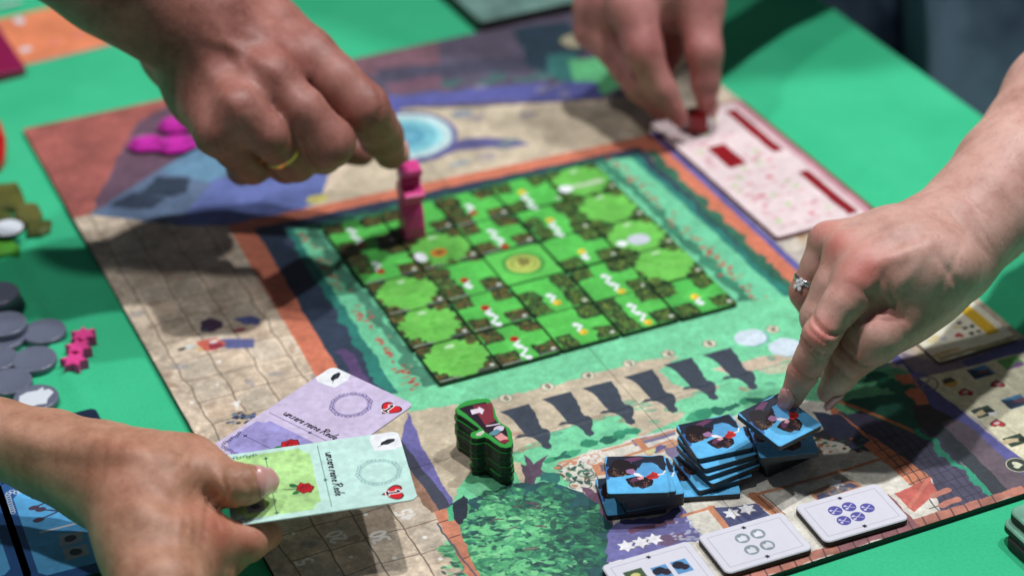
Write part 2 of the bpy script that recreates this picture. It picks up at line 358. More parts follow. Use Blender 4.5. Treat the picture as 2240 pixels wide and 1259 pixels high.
# plaster house on the front part of the board
PL = (212, 208, 196); OR = (200, 132, 96)
B.poly([(1222, 1012), (1300, 985), (1360, 968), (1460, 938), (1560, 925), (1720, 870), (1830, 880), (1900, 990), (2040, 1045), (2060, 1120), (1880, 1259), (1300, 1259), (1260, 1140)], PL, wob=.02, var=.12)
B.poly([(1360, 965), (1470, 935), (1475, 956), (1400, 980)], (214, 208, 200), wob=.01)
B.poly([(1380, 962), (1475, 940), (1478, 950), (1392, 975)], (92, 92, 134), a=.8, wob=.02)
B.line([(1395, 962), (1420, 990)], .1, OR); B.line([(1225, 1012), (1480, 940)], .05, OR, a=.8)
B.line([(1335, 1010), (1470, 962)], .05, OR); B.line([(1440, 985), (1500, 960)], .12, (190, 120, 88), a=.7)
B.ell((1440, 982), .1, .06, (96, 92, 140), wob=.05); B.ell((1420, 985), .08, .05, (206, 202, 150), wob=.04)
B.poly([(1450, 985), (1530, 960), (1540, 990), (1480, 1010)], (104, 92, 140), wob=.06, a=.8)
B.poly([(1292, 1012), (1350, 1000), (1352, 1020), (1325, 1036), (1305, 1040)], OR, wob=.01); B.poly([(1312, 1016), (1350, 1008), (1350, 1022), (1316, 1030)], (110, 100, 120), wob=.01)
B.line([(1330, 1040), (1308, 1075), (1290, 1095)], .035, (160, 104, 80), wob=.02)
for k in range(46):
    p = (1222 + rng.random() * 60, 1010 + rng.random() * 50)
    B.ell(p, .05, .025, [(60, 120, 96), (190, 200, 180), (200, 130, 96), (60, 84, 76)][k % 4], ang=rng.random() * 3, wob=.05)
for k in range(16):
    c = (1250 + rng.random() * 50, 1015 + rng.random() * 60); a_ = rng.random() * 6
    B.line([(c[0] + 11 * math.cos(a_ + t * .5), c[1] + 7 * math.sin(a_ + t * .5)) for t in range(7)], .014, (70, 92, 80), wob=.01)
for k in range(26):
    c = (1275 + rng.random() * 72, 985 + rng.random() * 26); a_ = rng.random() * 6
    B.line([(c[0] + 9 * math.cos(a_ + t * .7), c[1] + 5 * math.sin(a_ + t * .7)) for t in range(8)], .02, [(222, 216, 208), (196, 150, 130)][k % 5 == 0], wob=.01)
# palm-like trunk and big painted tree
B.poly([(1000, 1120), (980, 1085), (1010, 1060), (1060, 1012), (1110, 1005), (1200, 1020), (1240, 1060), (1200, 1090), (1100, 1100)], (106, 204, 150), wob=.08)
for k in range(14):
    B.ell((1000 + rng.random() * 200, 1030 + rng.random() * 60), .12, .06, [(84, 176, 132), (126, 214, 160)][k % 2], wob=.08, a=.6)
B.poly([(1140, 1063), (1120, 1010), (1150, 1020), (1147, 992), (1165, 1016), (1196, 990), (1180, 1025), (1215, 1045), (1172, 1042), (1162, 1064)], (92, 72, 92), wob=.04)
B.poly([(1138, 1060), (1116, 1008), (1140, 1012), (1146, 1058)], (196, 180, 150), wob=.04, var=.3)
B.poly([(1180, 1030), (1225, 1040), (1218, 1062), (1180, 1052)], (44, 116, 108), wob=.05)
TR = (36, 84, 88)
B.poly([(1002, 1130), (1012, 1090), (1060, 1078), (1110, 1060), (1180, 1056), (1255, 1068), (1300, 1090), (1325, 1120), (1345, 1165), (1340, 1215), (1330, 1259), (1300, 1330), (1060, 1330), (1030, 1230), (1000, 1170)], TR, wob=.07, var=.15)
LEAF = [(112, 208, 138), (76, 166, 112), (44, 120, 88), (30, 70, 68), (136, 218, 152), (54, 140, 96), (36, 94, 78), (94, 188, 126)]
for k in range(2700):
    a_ = rng.random() * 6.283; q = math.sqrt(rng.random()) * (1.02 + .10 * math.sin(a_ * 9) + .08 * math.sin(a_ * 17))
    px, py = 1150 + 172 * q * math.cos(a_), 1185 + 118 * q * math.sin(a_)
    if rng.random() < .25: py += 50
    dark = px > 1215 + rng.normal(0, 40) or py < 1095 + rng.normal(0, 18)
    c = LEAF[[2, 3, 6, 6, 3, 2, 5][k % 7]] if dark and rng.random() < .9 else LEAF[[0, 1, 2, 4, 5, 0, 7, 1, 3][k % 9]]
    s_ = .022 + .06 * rng.random() ** 1.5
    B.ell((px, py), s_ * (1 + .5 * rng.random()), s_ * .6, c, ang=-.42 + rng.normal(0, .6), wob=.03, a=.75, var=.1)
for k in range(9):
    px, py = 1070 + rng.random() * 150, 1100 + rng.random() * 120
    B.line([(px, py), (px + 22, py - 3)], .03, (104, 72, 82), wob=.05, a=.8)
# lane on the left of the garden
B.poly([(890, 900), (930, 985), (1000, 1120), (975, 1125), (905, 1010), (880, 960)], (104, 100, 164), wob=.03)
B.poly([(880, 960), (912, 1006), (985, 1105), (960, 1120), (905, 1035), (850, 960)], (64, 68, 86), wob=.02)
B.poly([(850, 990), (905, 1035), (962, 1115), (945, 1122), (900, 1070)], (150, 112, 92), wob=.02)
B.poly([(950, 1120), (985, 1108), (1005, 1140), (1012, 1180), (1050, 1259), (1075, 1300), (1040, 1300), (990, 1200)], (198, 124, 96), wob=.03)
for a_, b_ in (((957, 1144), (985, 1134)), ((984, 1176), (1006, 1168)), ((1010, 1222), (1030, 1214))): B.line([a_, b_], .02, (110, 70, 66))
B.line([(957, 1146), (1010, 1224), (1040, 1259)], .03, (90, 88, 100), wob=.03)
B.poly([(985, 1100), (1010, 1080), (1020, 1120), (1005, 1145), (988, 1128)], (38, 48, 62), wob=.05)
B.poly([(979, 1112), (990, 1100), (992, 1136), (980, 1138)], (70, 176, 126), wob=.03)
# purple bushes, windows, stars
B.poly([(1262, 1062), (1330, 1080), (1345, 1120), (1340, 1150), (1300, 1100)], (112, 80, 104), wob=.06)
B.poly([(1335, 1150), (1400, 1130), (1490, 1112), (1530, 1165), (1520, 1185), (1330, 1230)], (104, 102, 160), wob=.07, var=.16)
B.poly([(1372, 1158), (1470, 1134), (1472, 1142), (1376, 1168)], (104, 70, 96), wob=.03)
B.poly([(1440, 1170), (1500, 1160), (1510, 1180), (1445, 1195)], (104, 74, 100), wob=.05, a=.8)
for k in range(22):
    B.ell((1470 + rng.random() * 62, 1132 + rng.random() * 50), .035, .025, (172, 176, 196), wob=.04, a=.8)
B.line([(1490, 1128), (1560, 1107)], .05, OR); B.line([(1556, 1110), (1590, 1152)], .11, OR); B.line([(1562, 1108), (1600, 1150)], .018, (110, 70, 64))
B.poly([(1562, 1110), (1655, 1100), (1690, 1134), (1600, 1156)], (74, 80, 122), wob=.02, var=.2)
B.line([(1648, 1083), (1705, 1128)], .15, OR); B.line([(1656, 1083), (1700, 1124)], .016, (120, 76, 66)); B.line([(1668, 1081), (1718, 1124)], .016, (120, 76, 66))
B.line([(1642, 1084), (1845, 1028), (2015, 975)], .06, OR)
B.poly([(1768, 1076), (1830, 1052), (1862, 1048), (1888, 1062), (1790, 1096)], OR, wob=.01); B.poly([(1786, 1082), (1858, 1054), (1880, 1062), (1790, 1094)], (84, 86, 120), wob=.01)
for a_ in (1806, 1830, 1854): B.line([(a_, 1066), (a_ + 14, 1082)], .025, OR)
for k in range(30):
    B.ell((1640 + rng.random() * 220, 1010 + rng.random() * 70), .12, .05, (156, 156, 146), wob=.08, a=.35)
B.poly([(1760, 950), (1812, 935), (1850, 925), (1990, 1015), (1960, 1005), (1900, 985)], (60, 66, 76), wob=.03)
B.poly([(1812, 888), (1842, 880), (2040, 1045), (2000, 1065), (1905, 985), (1830, 930)], (210, 128, 92), wob=.02, var=.1)
B.poly([(1780, 900), (1830, 905), (1905, 962), (1880, 985), (1820, 960)], (64, 70, 96), wob=.04)
for k in range(30):
    B.ell((1760 + rng.random() * 130, 955 + rng.random() * 36), .04, .02, [(190, 110, 60), (60, 120, 80), (90, 60, 40)][k % 3], wob=.04)
B.poly([(1830, 900), (1990, 880), (2180, 1100), (2000, 1200), (2060, 1120), (2040, 1045)], (74, 72, 96), wob=.02, var=.1)
for k in range(12):
    t = k / 11; B.line([(1880 + t * 170, 930 + t * 200), (2010 + t * 180, 890 + t * 190)], .013, (48, 46, 64), wob=.02)
for k in range(9):
    t = k / 8; B.line([(1880 + t * 130, 930 - t * 40), (2060 + t * 130, 1120 - t * 30)], .013, (48, 46, 64), wob=.02)
B.poly([(1955, 1078), (2035, 1045), (2050, 1075), (2000, 1120)], (196, 96, 86), wob=.02)
B.line([(2032, 1046), (1990, 1108)], .06, (206, 116, 98), wob=.01)
for p in ((2040, 1085), (2062, 1104), (2080, 1122)): B.line([p, (p[0] + 34, p[1] - 14)], .1, (190, 120, 104), wob=.02)
B.poly([(1790, 868), (1850, 840), (1960, 800), (2040, 830), (2080, 870), (2000, 880), (1930, 885), (1850, 905)], (92, 172, 124), wob=.04)
B.poly([(1840, 876), (2000, 850), (2060, 930), (1985, 945), (1900, 905)], (34, 92, 74), wob=.05)
B.line([(1828, 874), (1920, 908), (2015, 950)], .07, (200, 122, 80), wob=.02)
B.poly([(1960, 820), (2000, 815), (2045, 885), (2010, 888), (1970, 850)], (204, 116, 84), wob=.03)
for p in ((1915, 825), (1935, 835), (1955, 842), (1975, 850), (1950, 868)): B.ell(p, .18, .09, (30, 102, 76), wob=.1)
B.poly([(1990, 884), (2070, 880), (2110, 910), (2040, 950), (2010, 930)], (60, 54, 62), wob=.03)
B.line([(2012, 940), (2080, 1000), (2178, 1090)], .11, (44, 150, 118), wob=.1)
B.poly([(2030, 935), (2060, 925), (2215, 1075), (2185, 1092)], (50, 58, 66), wob=.04)
B.poly([(2060, 925), (2110, 905), (2240, 1010), (2300, 1070), (2215, 1080)], (98, 84, 96), wob=.02)
B.poly([(1975, 790), (2010, 800), (2095, 890), (2150, 935), (2240, 1005), (2300, 1070), (2240, 1040), (2120, 930), (2040, 890)], (86, 86, 150), wob=.02)
B.poly([(1965, 770), (2050, 790), (2240, 738), (2300, 750), (2240, 790), (2060, 830), (2000, 812)], (134, 122, 140), wob=.04)
B.poly([(2100, 790), (2230, 745), (2300, 735), (2300, 762), (2120, 806)], (88, 88, 148), wob=.02)
# parchment with goals
B.poly([(2010, 828), (2240, 770), (2420, 730), (2420, 1100), (2300, 1050), (2215, 985), (2140, 915), (2100, 892)], (222, 216, 184), wob=.02, var=.06)
B.line([(2052, 822), (2190, 925), (2330, 1030)], .012, (190, 180, 140), wob=.01); B.line([(2160, 800), (2330, 940)], .012, (190, 180, 140), wob=.01)
def pic(px, py, w, h, kind):
    o = bpt(px, py)
    Q = [(o[0] - w / 2, o[1] - h / 2), (o[0] + w / 2, o[1] - h / 2), (o[0] + w / 2, o[1] + h / 2), (o[0] - w / 2, o[1] + h / 2)]
    if kind == 'blue':
        B.poly(Q, (72, 140, 190), raw=True, wob=0); B.poly([Q[0], Q[1], (o[0] + .1, o[1]), Q[3]], (40, 56, 84), raw=True, wob=.02); B.ell((o[0] + .05, o[1]), .1, .04, (120, 70, 90), raw=True, wob=.03)
    elif kind == 'green':
        B.poly(Q, (48, 70, 56), raw=True, wob=0); B.ell((o[0] - .06, o[1]), .12, .06, (210, 190, 150), raw=True, wob=.04); B.ell((o[0] + .1, o[1] - .02), .08, .05, (30, 40, 36), raw=True, wob=.04)
    elif kind == 'gold':
        B.ell(o, w / 2, h / 2, (214, 170, 84), raw=True, wob=.01); B.poly([(o[0] - .08, o[1]), (o[0] + .1, o[1] + .02), (o[0] + .08, o[1] + .12), (o[0] - .08, o[1] + .1)], (84, 74, 56), raw=True, wob=.02)
    elif kind == 'meadow':
        B.poly(Q, (112, 176, 96), raw=True, wob=0); B.poly([Q[0], Q[1], (o[0] + .1, o[1] - .02)], (130, 84, 150), raw=True, wob=.02)
for q in ((2145, 813, .34, .26, 'blue'), (2212, 792, .34, .26, 'meadow'), (2078, 836, .22, .22, 'gold'), (2152, 900, .3, .22, 'green'), (2222, 878, .34, .26, 'blue'), (2222, 962, .3, .22, 'green')): pic(*q)
for p in ((2112, 857), (2182, 839), (2182, 925)):
    o = bpt(*p); B.poly(heart_pts(o, .11, 2.7), (80, 20, 26), raw=True, wob=0); B.poly(heart_pts(o, .095, 2.7), (196, 44, 52), raw=True, wob=0); B.ell(o, .05, .03, (226, 200, 204), raw=True, wob=.01)
B.poly([(2160, 902), (2182, 899), (2178, 906), (2165, 908)], (232, 232, 236), wob=0)
o = bpt(2226, 1016); B.ell(o, .17, .17, (54, 60, 56), raw=True, wob=0); B.ell(o, .155, .155, (214, 214, 186), raw=True, ring=.014, wob=0); B.poly(heart_pts(o, .08, 1.2), (200, 204, 176), raw=True, wob=.02)
o = bpt(2025, 838); B.ell(o, .17, .17, (120, 120, 124), raw=True, ring=.03, wob=.02); B.line([(o[0] - .1, o[1] - .05), (o[0] + .1, o[1] + .06)], .03, (130, 130, 130), raw=True)
# printed stars beside the three goal cards; brick strip along the front edge
def pstar(px, py): o = bpt(px, py); B.poly(star_pts((o[0] + .01, o[1] - .012), .135, 6, .55, .3), (120, 110, 120), raw=True, wob=0, a=.7); B.poly(star_pts(o, .13, 6, .55, .3), (226, 226, 232), raw=True, wob=0, var=.03, fine=0)
for p in ((1828, 1056), (1601, 1122), (1634, 1112), (1370, 1193), (1402, 1185), (1431, 1178)): pstar(*p)
B.poly([(XL + 3.4, YF), (XR - 2.2, YF), (XR - 2.2, YF + .16), (XL + 3.4, YF + .2)], (176, 112, 96), raw=True, wob=.03, var=.3)
B.poly([(3.3, YF), (3.3, YF + .7), (4.5, YF + .8), (4.5, YF)], (140, 90, 96), raw=True, wob=.03)
for k in range(26): B.line([(0.2 + k * .22, YF), (0.24 + k * .22, YF + .16)], .02, (90, 60, 60), raw=True)
B.a = B.a * (1 + .16 * fbm(B.h, B.w, 110, B.h / B.w, 5, 3)[..., None] - .08) * (1 + .10 * fbm(B.h, B.w, 420, B.h / B.w, 8, 1)[..., None] - .05)
B.a = B.a * .92 + .08 * B.a.mean(-1, keepdims=True)
img_board = B.image('board_print'); del B
# ================================================================ flat print: maze tiles (one sheet, each tile takes its own square)
T = Canvas(0, 0, 5, 5, 170, (96, 196, 92), seed=41, mapf=lambda x, y: tuple(float(v) for v in U(x, y, .075)[:2]))
MEAD = {(0, 0), (0, 1), (0, 2), (1, 3), (4, 1), (4, 2), (4, 3), (4, 4)}
for i in range(5):
    for j in range(5):
        red = i <= 1 or (i == 2 and j >= 3) 
        HB = (80, 84, 42) if red else (62, 96, 44); HD = (34, 58, 34)
        q = lambda L, r_=1: [(i + x, j + y) for x, y in L]
        T.poly(q([(0, 0), (1, 0), (1, 1), (0, 1)]), (84, 186, 80) if i < 4 else (78, 182, 80), raw=True, wob=0, var=.16)
        if (i, j) == (2, 2):
            T.poly(q([(.02, .02), (.98, .02), (.98, .98), (.02, .98)]), (92, 190, 84), raw=True, wob=0)
            T.ell((i + .5, j + .5), .36, .36, (70, 150, 66), raw=True); T.ell((i + .5, j + .5), .29, .29, (170, 184, 92), raw=True, var=.25)
            T.ell((i + .5, j + .5), .2, .2, (140, 158, 74), raw=True, ring=.04); T.poly(q([(.42, .4), (.6, .44), (.64, .62), (.5, .68), (.4, .56)]), (120, 120, 62), raw=True, wob=.06)
            continue
        def leafage(cx_, cy_, w_, h_, n):
            n = int(n * 1.8)
            for k in range(n):
                c_ = [HB, HD, tuple(int(v * 1.25) for v in HB), (58, 88, 44), (30, 48, 30), HB][k % 6]
                T.ell((i + cx_ + w_ * (rng.random() - .5), j + cy_ + h_ * (rng.random() - .5)), .022 + .03 * rng.random(), .018 + .02 * rng.random(), c_, ang=rng.random() * 3, raw=True, wob=.03, a=.85)
            for k in range(n // 4):
                T.ell((i + cx_ + w_ * (rng.random() - .5), j + cy_ + h_ * (rng.random() - .5)), .014, .012, (150, 70, 54) if red else (164, 170, 70), raw=True, wob=.01, a=.8)
        if (i, j) in MEAD:
            T.poly(q([(0, 0), (1, 0), (1, 1), (0, 1)]), HD, raw=True, wob=0, var=.3)
            T.poly(q([(.30, 0), (.66, 0), (.70, .09), (.80, .07), (.80, .20), (.93, .24), (.90, .32), (1, .36), (1, .66), (.93, .70), (.95, .80), (.82, .82), (.80, .92), (.70, .90), (.66, 1), (.32, 1), (.28, .91), (.18, .94), (.17, .82), (.06, .78), (.09, .68), (0, .66), (0, .34), (.08, .30), (.06, .2), (.19, .19), (.18, .08), (.27, .10)]), (104, 186, 80), raw=True, wob=.03, var=.16)
            for k in range(26): T.ell((i + .22 + .56 * rng.random(), j + .2 + .6 * rng.random()), .03 + .06 * rng.random(), .02 + .04 * rng.random(), [(88, 170, 66), (126, 200, 98), (78, 160, 60), (112, 192, 86)][k % 4], raw=True, wob=.05, a=.5)
            T.ell((i + .52, j + .86), .08, .04, (186, 222, 180), raw=True, wob=.03)
            for cx_, cy_ in ((.08, .08), (.92, .08), (.08, .92), (.92, .92)): leafage(cx_, cy_, .24, .24, 34)
            for cx_, cy_ in ((.02, .5), (.98, .5), (.5, .02)):
                if rng.random() < .6: leafage(cx_, cy_ + .12 * (rng.random() - .5), .08, .12, 8)
        else:
            for x0_, x1_ in ((0, .34), (.66, 1)):
                for y0_, y1_ in ((0, .34), (.66, 1)):
                    if rng.random() < .12: continue
                    T.poly(q([(x0_, y0_), (x1_, y0_), (x1_, y1_), (x0_, y1_)]), HD, raw=True, wob=.06, var=.25)
                    leafage((x0_ + x1_) / 2, (y0_ + y1_) / 2, .28, .28, 42)
            if (i + j) % 3 == 0: T.poly(q([(0, .3), (.3, .3), (.3, .7), (0, .7)]), HD, raw=True, wob=.06, var=.3); leafage(.14, .5, .26, .4, 36)
            if (i * 2 + j) % 4 == 1 and i: T.poly(q([(.7, .3), (1, .3), (1, .7), (.7, .7)]), HD, raw=True, wob=.06, var=.3); leafage(.86, .5, .26, .4, 36)
            for k in range(14): T.ell((i + rng.random(), j + .36 + .28 * rng.random()), .06, .03, [(80, 184, 78), (112, 212, 110)][k % 2], raw=True, wob=.04, a=.4)
        if i <= 2 and (i, j) not in ((2, 2), (2, 1), (2, 0)):     # stone wall along part of the front edge
            T.poly(q([(.03, .015), (.36, .015), (.36, .055), (.03, .055)]), (128, 136, 126), raw=True, wob=.006)
            T.poly(q([(.64, .02), (.97, .02), (.97, .07), (.64, .07)]), (86, 94, 88), raw=True, wob=.01)
        T.ell((i + .91, j + .11), .04, .04, (190, 196, 186), raw=True, wob=.01)
        for L in ([(0, 0), (1, 0)], [(0, 0), (0, 1)], [(1, 0), (1, 1)], [(0, 1), (1, 1)]):
            T.line(q(L), .022, (34, 56, 38), raw=True, wob=.004, a=.5)
RED, YEL, WH = (176, 22, 26), (236, 200, 62), (228, 232, 240)
for col, dot, beads in ((RED, (1062, 673), ((1075, 688), (1093, 710))), (RED, (1125, 740), ((1137, 757), (1158, 781))), (RED, (1015, 612), ((1027, 627),)), (RED, (834, 594), ((820, 576),)),
        (RED, (791, 537), ((780, 520), (765, 502))), (RED, (1037, 466), ((1025, 450),)), (RED, (1105, 540), ((1090, 523), (1073, 505))),
        (YEL, (1143, 421), ((1154, 437), (1170, 455))), (YEL, (1202, 482), ((1212, 498), (1228, 515))), (YEL, (1273, 552), ((1283, 566),)), (YEL, (1217, 662), ((1199, 646),)),
        (YEL, (1357, 637), ((1337, 621), (1318, 603))), (YEL, (1279, 726), ((1261, 710),)), (YEL, (1420, 705), ((1398, 685), (1379, 667))), (YEL, (1520, 648), ((1534, 662),))):
    D_ = T.map(*dot); P_ = [T.map(*b) for b in beads]
    Q_ = [D_] + P_
    wig = []
    for k, (a_, b_) in enumerate(zip(Q_[:-1], Q_[1:])):
        dx, dy = b_[0] - a_[0], b_[1] - a_[1]
        for t in (0, .35, .7): wig.append((a_[0] + dx * t - dy * .25 * math.sin(t * 6.28), a_[1] + dy * t + dx * .25 * math.sin(t * 6.28)))
    wig.append(Q_[-1]); T.line(wig, .05, WH, raw=True, wob=.004, var=0)
    for b in P_: T.ell(b, .056, .056, WH, raw=True, wob=.005, var=0)
    T.ell(D_, .072, .072, col, raw=True, wob=.008); T.ell((D_[0] + .02, D_[1] - .02), .035, .03, tuple(int(v * .75) for v in col), raw=True, wob=.01)
o = T.map(919, 563); T.ell(o, .1, .15, WH, raw=True, wob=.005, var=0)
o = T.map(960, 552); T.ell(o, .14, .12, (206, 132, 50), raw=True, wob=.02, var=.3); T.ell(o, .06, .05, (120, 80, 40), raw=True, wob=.03)
a_, b_ = T.map(1245, 410), T.map(1316, 394); T.line([a_, b_], .12, (178, 200, 168), raw=True, wob=.02); T.ell(T.map(1238, 413), .12, .12, WH, raw=True, wob=.01)
T.ell(T.map(1358, 533), .09, .09, WH, raw=True, wob=.005); T.ell(T.map(1396, 523), .2, .17, (172, 180, 190), raw=True, wob=.01, var=.25)
img_maze = T.image('maze_print'); del T
# ================================================================ flat print: small pieces
def love_art(seed):
    A = Canvas(0, 0, 1, 1, 260, (92, 172, 222), seed=seed)
    A.n1 *= 1.2
    A.poly([(0, 0), (1, 0), (1, .5), (.6, .42), (.3, .5), (0, .6)], (92, 176, 226), raw=True, wob=.02, var=.16)
    A.poly([(0, .35), (.12, .45), (.22, .8), (0, .9)], (54, 100, 160), raw=True, wob=.04, var=.2)
    A.poly([(0, .74), (.15, .68), (.4, .84), (.58, .58), (.82, .5), (1, .62), (1, 1), (0, 1)], (30, 38, 56), raw=True, wob=.03, var=.2)
    A.poly([(.44, .62), (.58, .8), (.78, .8), (.98, .58), (.8, .45), (.56, .5)], (84, 152, 202), raw=True, wob=.04)
    A.poly([(.3, .9), (.5, .98), (.66, .95), (.55, .9), (.4, .84)], (104, 60, 96), raw=True, wob=.03)
    A.poly([(.62, .95), (.78, .78), (.98, .74), (1, 1), (.62, 1)], (34, 38, 52), raw=True, wob=.03)
    A.ell((.26, .66), .22, .22, (28, 20, 26), raw=True, wob=.05); A.ell((.18, .5), .1, .08, (40, 28, 30), raw=True, wob=.05)
    for k in range(70):
        t = rng.random() * 3.4 + 2.6; A.ell((.25 + .15 * math.cos(t) * rng.random() ** .3, .6 + .14 * math.sin(t)), .012, .01, [(150, 110, 74), (90, 60, 50), (30, 22, 28)][k % 3], raw=True, wob=.01)
    A.poly([(.34, .6), (.44, .66), (.5, .58), (.46, .5), (.36, .52)], (150, 110, 150), raw=True, wob=.02)
    A.poly([(.46, .56), (.55, .54), (.62, .44), (.52, .45), (.45, .5)], (226, 224, 232), raw=True, wob=.03)
    A.ell((.55, .29), .22, .17, (32, 20, 28), raw=True, wob=.05)
    A.poly([(.38, .3), (.46, .42), (.58, .45), (.56, .33), (.44, .26)], (96, 54, 84), raw=True, wob=.03)
    A.poly([(.5, .4), (.6, .46), (.62, .38), (.54, .35)], (216, 160, 170), raw=True, wob=.02)
    A.poly([(.36, .26), (.34, .34), (.39, .36), (.37, .3)], (30, 20, 28), raw=True, wob=.01)
    for k in range(60):
        t = rng.random() * 3.6 + 3.3; A.ell((.54 + .16 * math.cos(t) * rng.random() ** .3, .27 + .12 * math.sin(t)), .012, .009, [(140, 104, 80), (80, 46, 56), (30, 20, 30)][k % 3], raw=True, wob=.01)
    A.poly([(.64, .44), (.76, .56), (.86, .5), (.84, .38), (.7, .36)], (186, 44, 40), raw=True, wob=.02, var=.2)
    for k in range(4): A.line([(.66 + .01 * k, .42), (.76 + .03 * k, .52 - .03 * k)], .008, (110, 22, 30), raw=True)
    A.line([(.84, .48), (.93, .5), (.98, .58)], .03, (222, 222, 220), raw=True, wob=.02)
    return A.image('couple_print')
img_love = love_art(77)
def frame_lines(A, x0, y0, x1, y1, w, col): A.line([(x0, y0), (x1, y0), (x1, y1), (x0, y1)], w, col, raw=True, closed=True, wob=.002)
def speech_card(base, panel, seed, dark, ringcol, px_, lx_, tx_, rose, ring):
    """long side along x (2.38), short side along y (1.54)"""
    A = Canvas(0, 0, 2.38, 1.54, 230, base, seed=seed)
    A.poly([(0, 0), (2.38, 0), (2.38, 1.54), (0, 1.54)], base, raw=True, wob=0, var=.05, fine=.06)
    A.poly([(.08, .24), (.14, .22), (.18, .16), (.2, .1), (px_ - .12, .1), (px_ - .1, .16), (px_ - .06, .22), (px_, .24), (px_, 1.3), (px_ - .06, 1.32), (px_ - .1, 1.38), (px_ - .12, 1.44), (.2, 1.44), (.18, 1.38), (.14, 1.32), (.08, 1.3)], panel, raw=True, wob=.003, var=.16, fine=.12)
    for k in range(60): A.ell((.1 + (px_ - .15) * rng.random(), .15 + 1.2 * rng.random()), .05 + .06 * rng.random(), .03 + .04 * rng.random(), tuple(min(255, v * 1.08) for v in panel), raw=True, wob=.05, a=.25)
    A.line([(lx_, .1), (lx_, 1.44)], .007, dark, raw=True, wob=0); A.poly(star_pts((lx_, .68), .04, 6, .3), dark, raw=True, wob=0)
    cx0 = px_ * .5; A.line([(cx0, .14), (cx0, 1.32)], .007, dark, raw=True, wob=0)
    for y_ in (.14, 1.32): A.poly(star_pts((cx0, y_), .045, 4, .35), dark, raw=True, wob=0)
    for k in range(8):
        t = k * math.pi / 4; A.line([(cx0 + .02 * math.cos(t), .62 + .02 * math.sin(t)), (cx0 + .07 * math.cos(t), .62 + .07 * math.sin(t))], .011, dark, raw=True)
    for k in range(8):
        A.ell((.14 + .045 * k, 1.42 + .02 * math.sin(k * 2.1)), .024, .018, dark, raw=True, ring=.008, wob=.01); A.ell((.09 + .015 * math.sin(k * 2.3), 1.38 - .04 * k), .018, .02, dark, raw=True, ring=.008, wob=.01)
        if k < 4: A.ell((.12 + .04 * k, .1 + .02 * math.sin(k * 2.1)), .02, .016, dark, raw=True, ring=.007, wob=.01)
    A.ell(ring, .255, .24, ringcol, raw=True, ring=.010, wob=0); A.ell(ring, .235, .22, ringcol, raw=True, ring=.005, wob=0)
    for k in range(40):
        t = k * math.pi / 20; A.ell((ring[0] + .285 * math.cos(t), ring[1] + .27 * math.sin(t)), .011 if k % 4 else .022, .011 if k % 4 else .022, ringcol, raw=True, ring=.008, wob=.004)
    A.poly([(2.0, 1.14), (2.26, 1.12), (2.38, 1.18), (2.38, 1.54), (2.04, 1.54), (1.97, 1.42)], (230, 233, 238), raw=True, wob=0, var=.02)
    A.poly([(2.1, 1.27), (2.13, 1.33), (2.22, 1.37), (2.31, 1.36), (2.3, 1.31), (2.2, 1.26)], (28, 32, 40), raw=True, wob=.012); A.line([(2.06, 1.23), (2.3, 1.35)], .009, (70, 76, 84), raw=True)
    h = (2.1, .2); A.poly(heart_pts(h, .16, -1.57), (40, 16, 24), raw=True, wob=.008); A.poly(heart_pts(h, .14, -1.57), (206, 30, 42), raw=True, wob=.008, var=.1)
    text(A, '1', (h[0] - .085, h[1] + .05), (0, -1), .17, .06, (240, 238, 240)); text(A, '1', (h[0] - .085, h[1] + .05), (0, -1), .17, .026, (30, 16, 24))
    text(A, 'unsere reine Rede', (tx_, 1.27), (0, -1), .122, .019, (22, 20, 34), nib=.9, slant=.22)
    r_ = rose; A.poly(star_pts(r_, .13, 7, .8), (70, 12, 20), raw=True, wob=.03); A.poly(star_pts(r_, .116, 7, .82), (200, 26, 36), raw=True, wob=.03)
    for k in range(3): A.ell((r_[0] + .01 * k, r_[1] - .01 * k), .03 + .03 * k, .028 + .026 * k, (120, 10, 24), raw=True, ring=.010, wob=.02)
    A.ell((r_[0] - .15, r_[1] + .07), .06, .035, (40, 110, 60), ang=-.6, raw=True, wob=.02); A.ell((r_[0] - .12, r_[1] - .08), .055, .03, (46, 116, 64), ang=.6, raw=True, wob=.02)
    A.line([(r_[0] - .08, r_[1]), (r_[0] - .18, r_[1] + .0), (r_[0] - .28, r_[1] + .03)], .012, (36, 72, 52), raw=True)
    A.poly([(.22, .2), (.44, .22), (.44, .44), (.24, .44)], (150, 154, 172), raw=True, wob=.01); A.ell((.34, .33), .06, .06, (96, 100, 122), raw=True, wob=.02)
    return A
A = speech_card((200, 188, 218), (152, 146, 202), 91, (50, 44, 84), (74, 66, 122), .90, 1.03, 1.11, (.68, .70), (1.84, .68)); img_violet = A.image('violet_card_print')
A = speech_card((190, 226, 218), (172, 216, 142), 95, (52, 92, 84), (120, 160, 160), 1.16, 1.28, 1.36, (1.0, .58), (1.98, .68)); img_mint = A.image('mint_card_print')
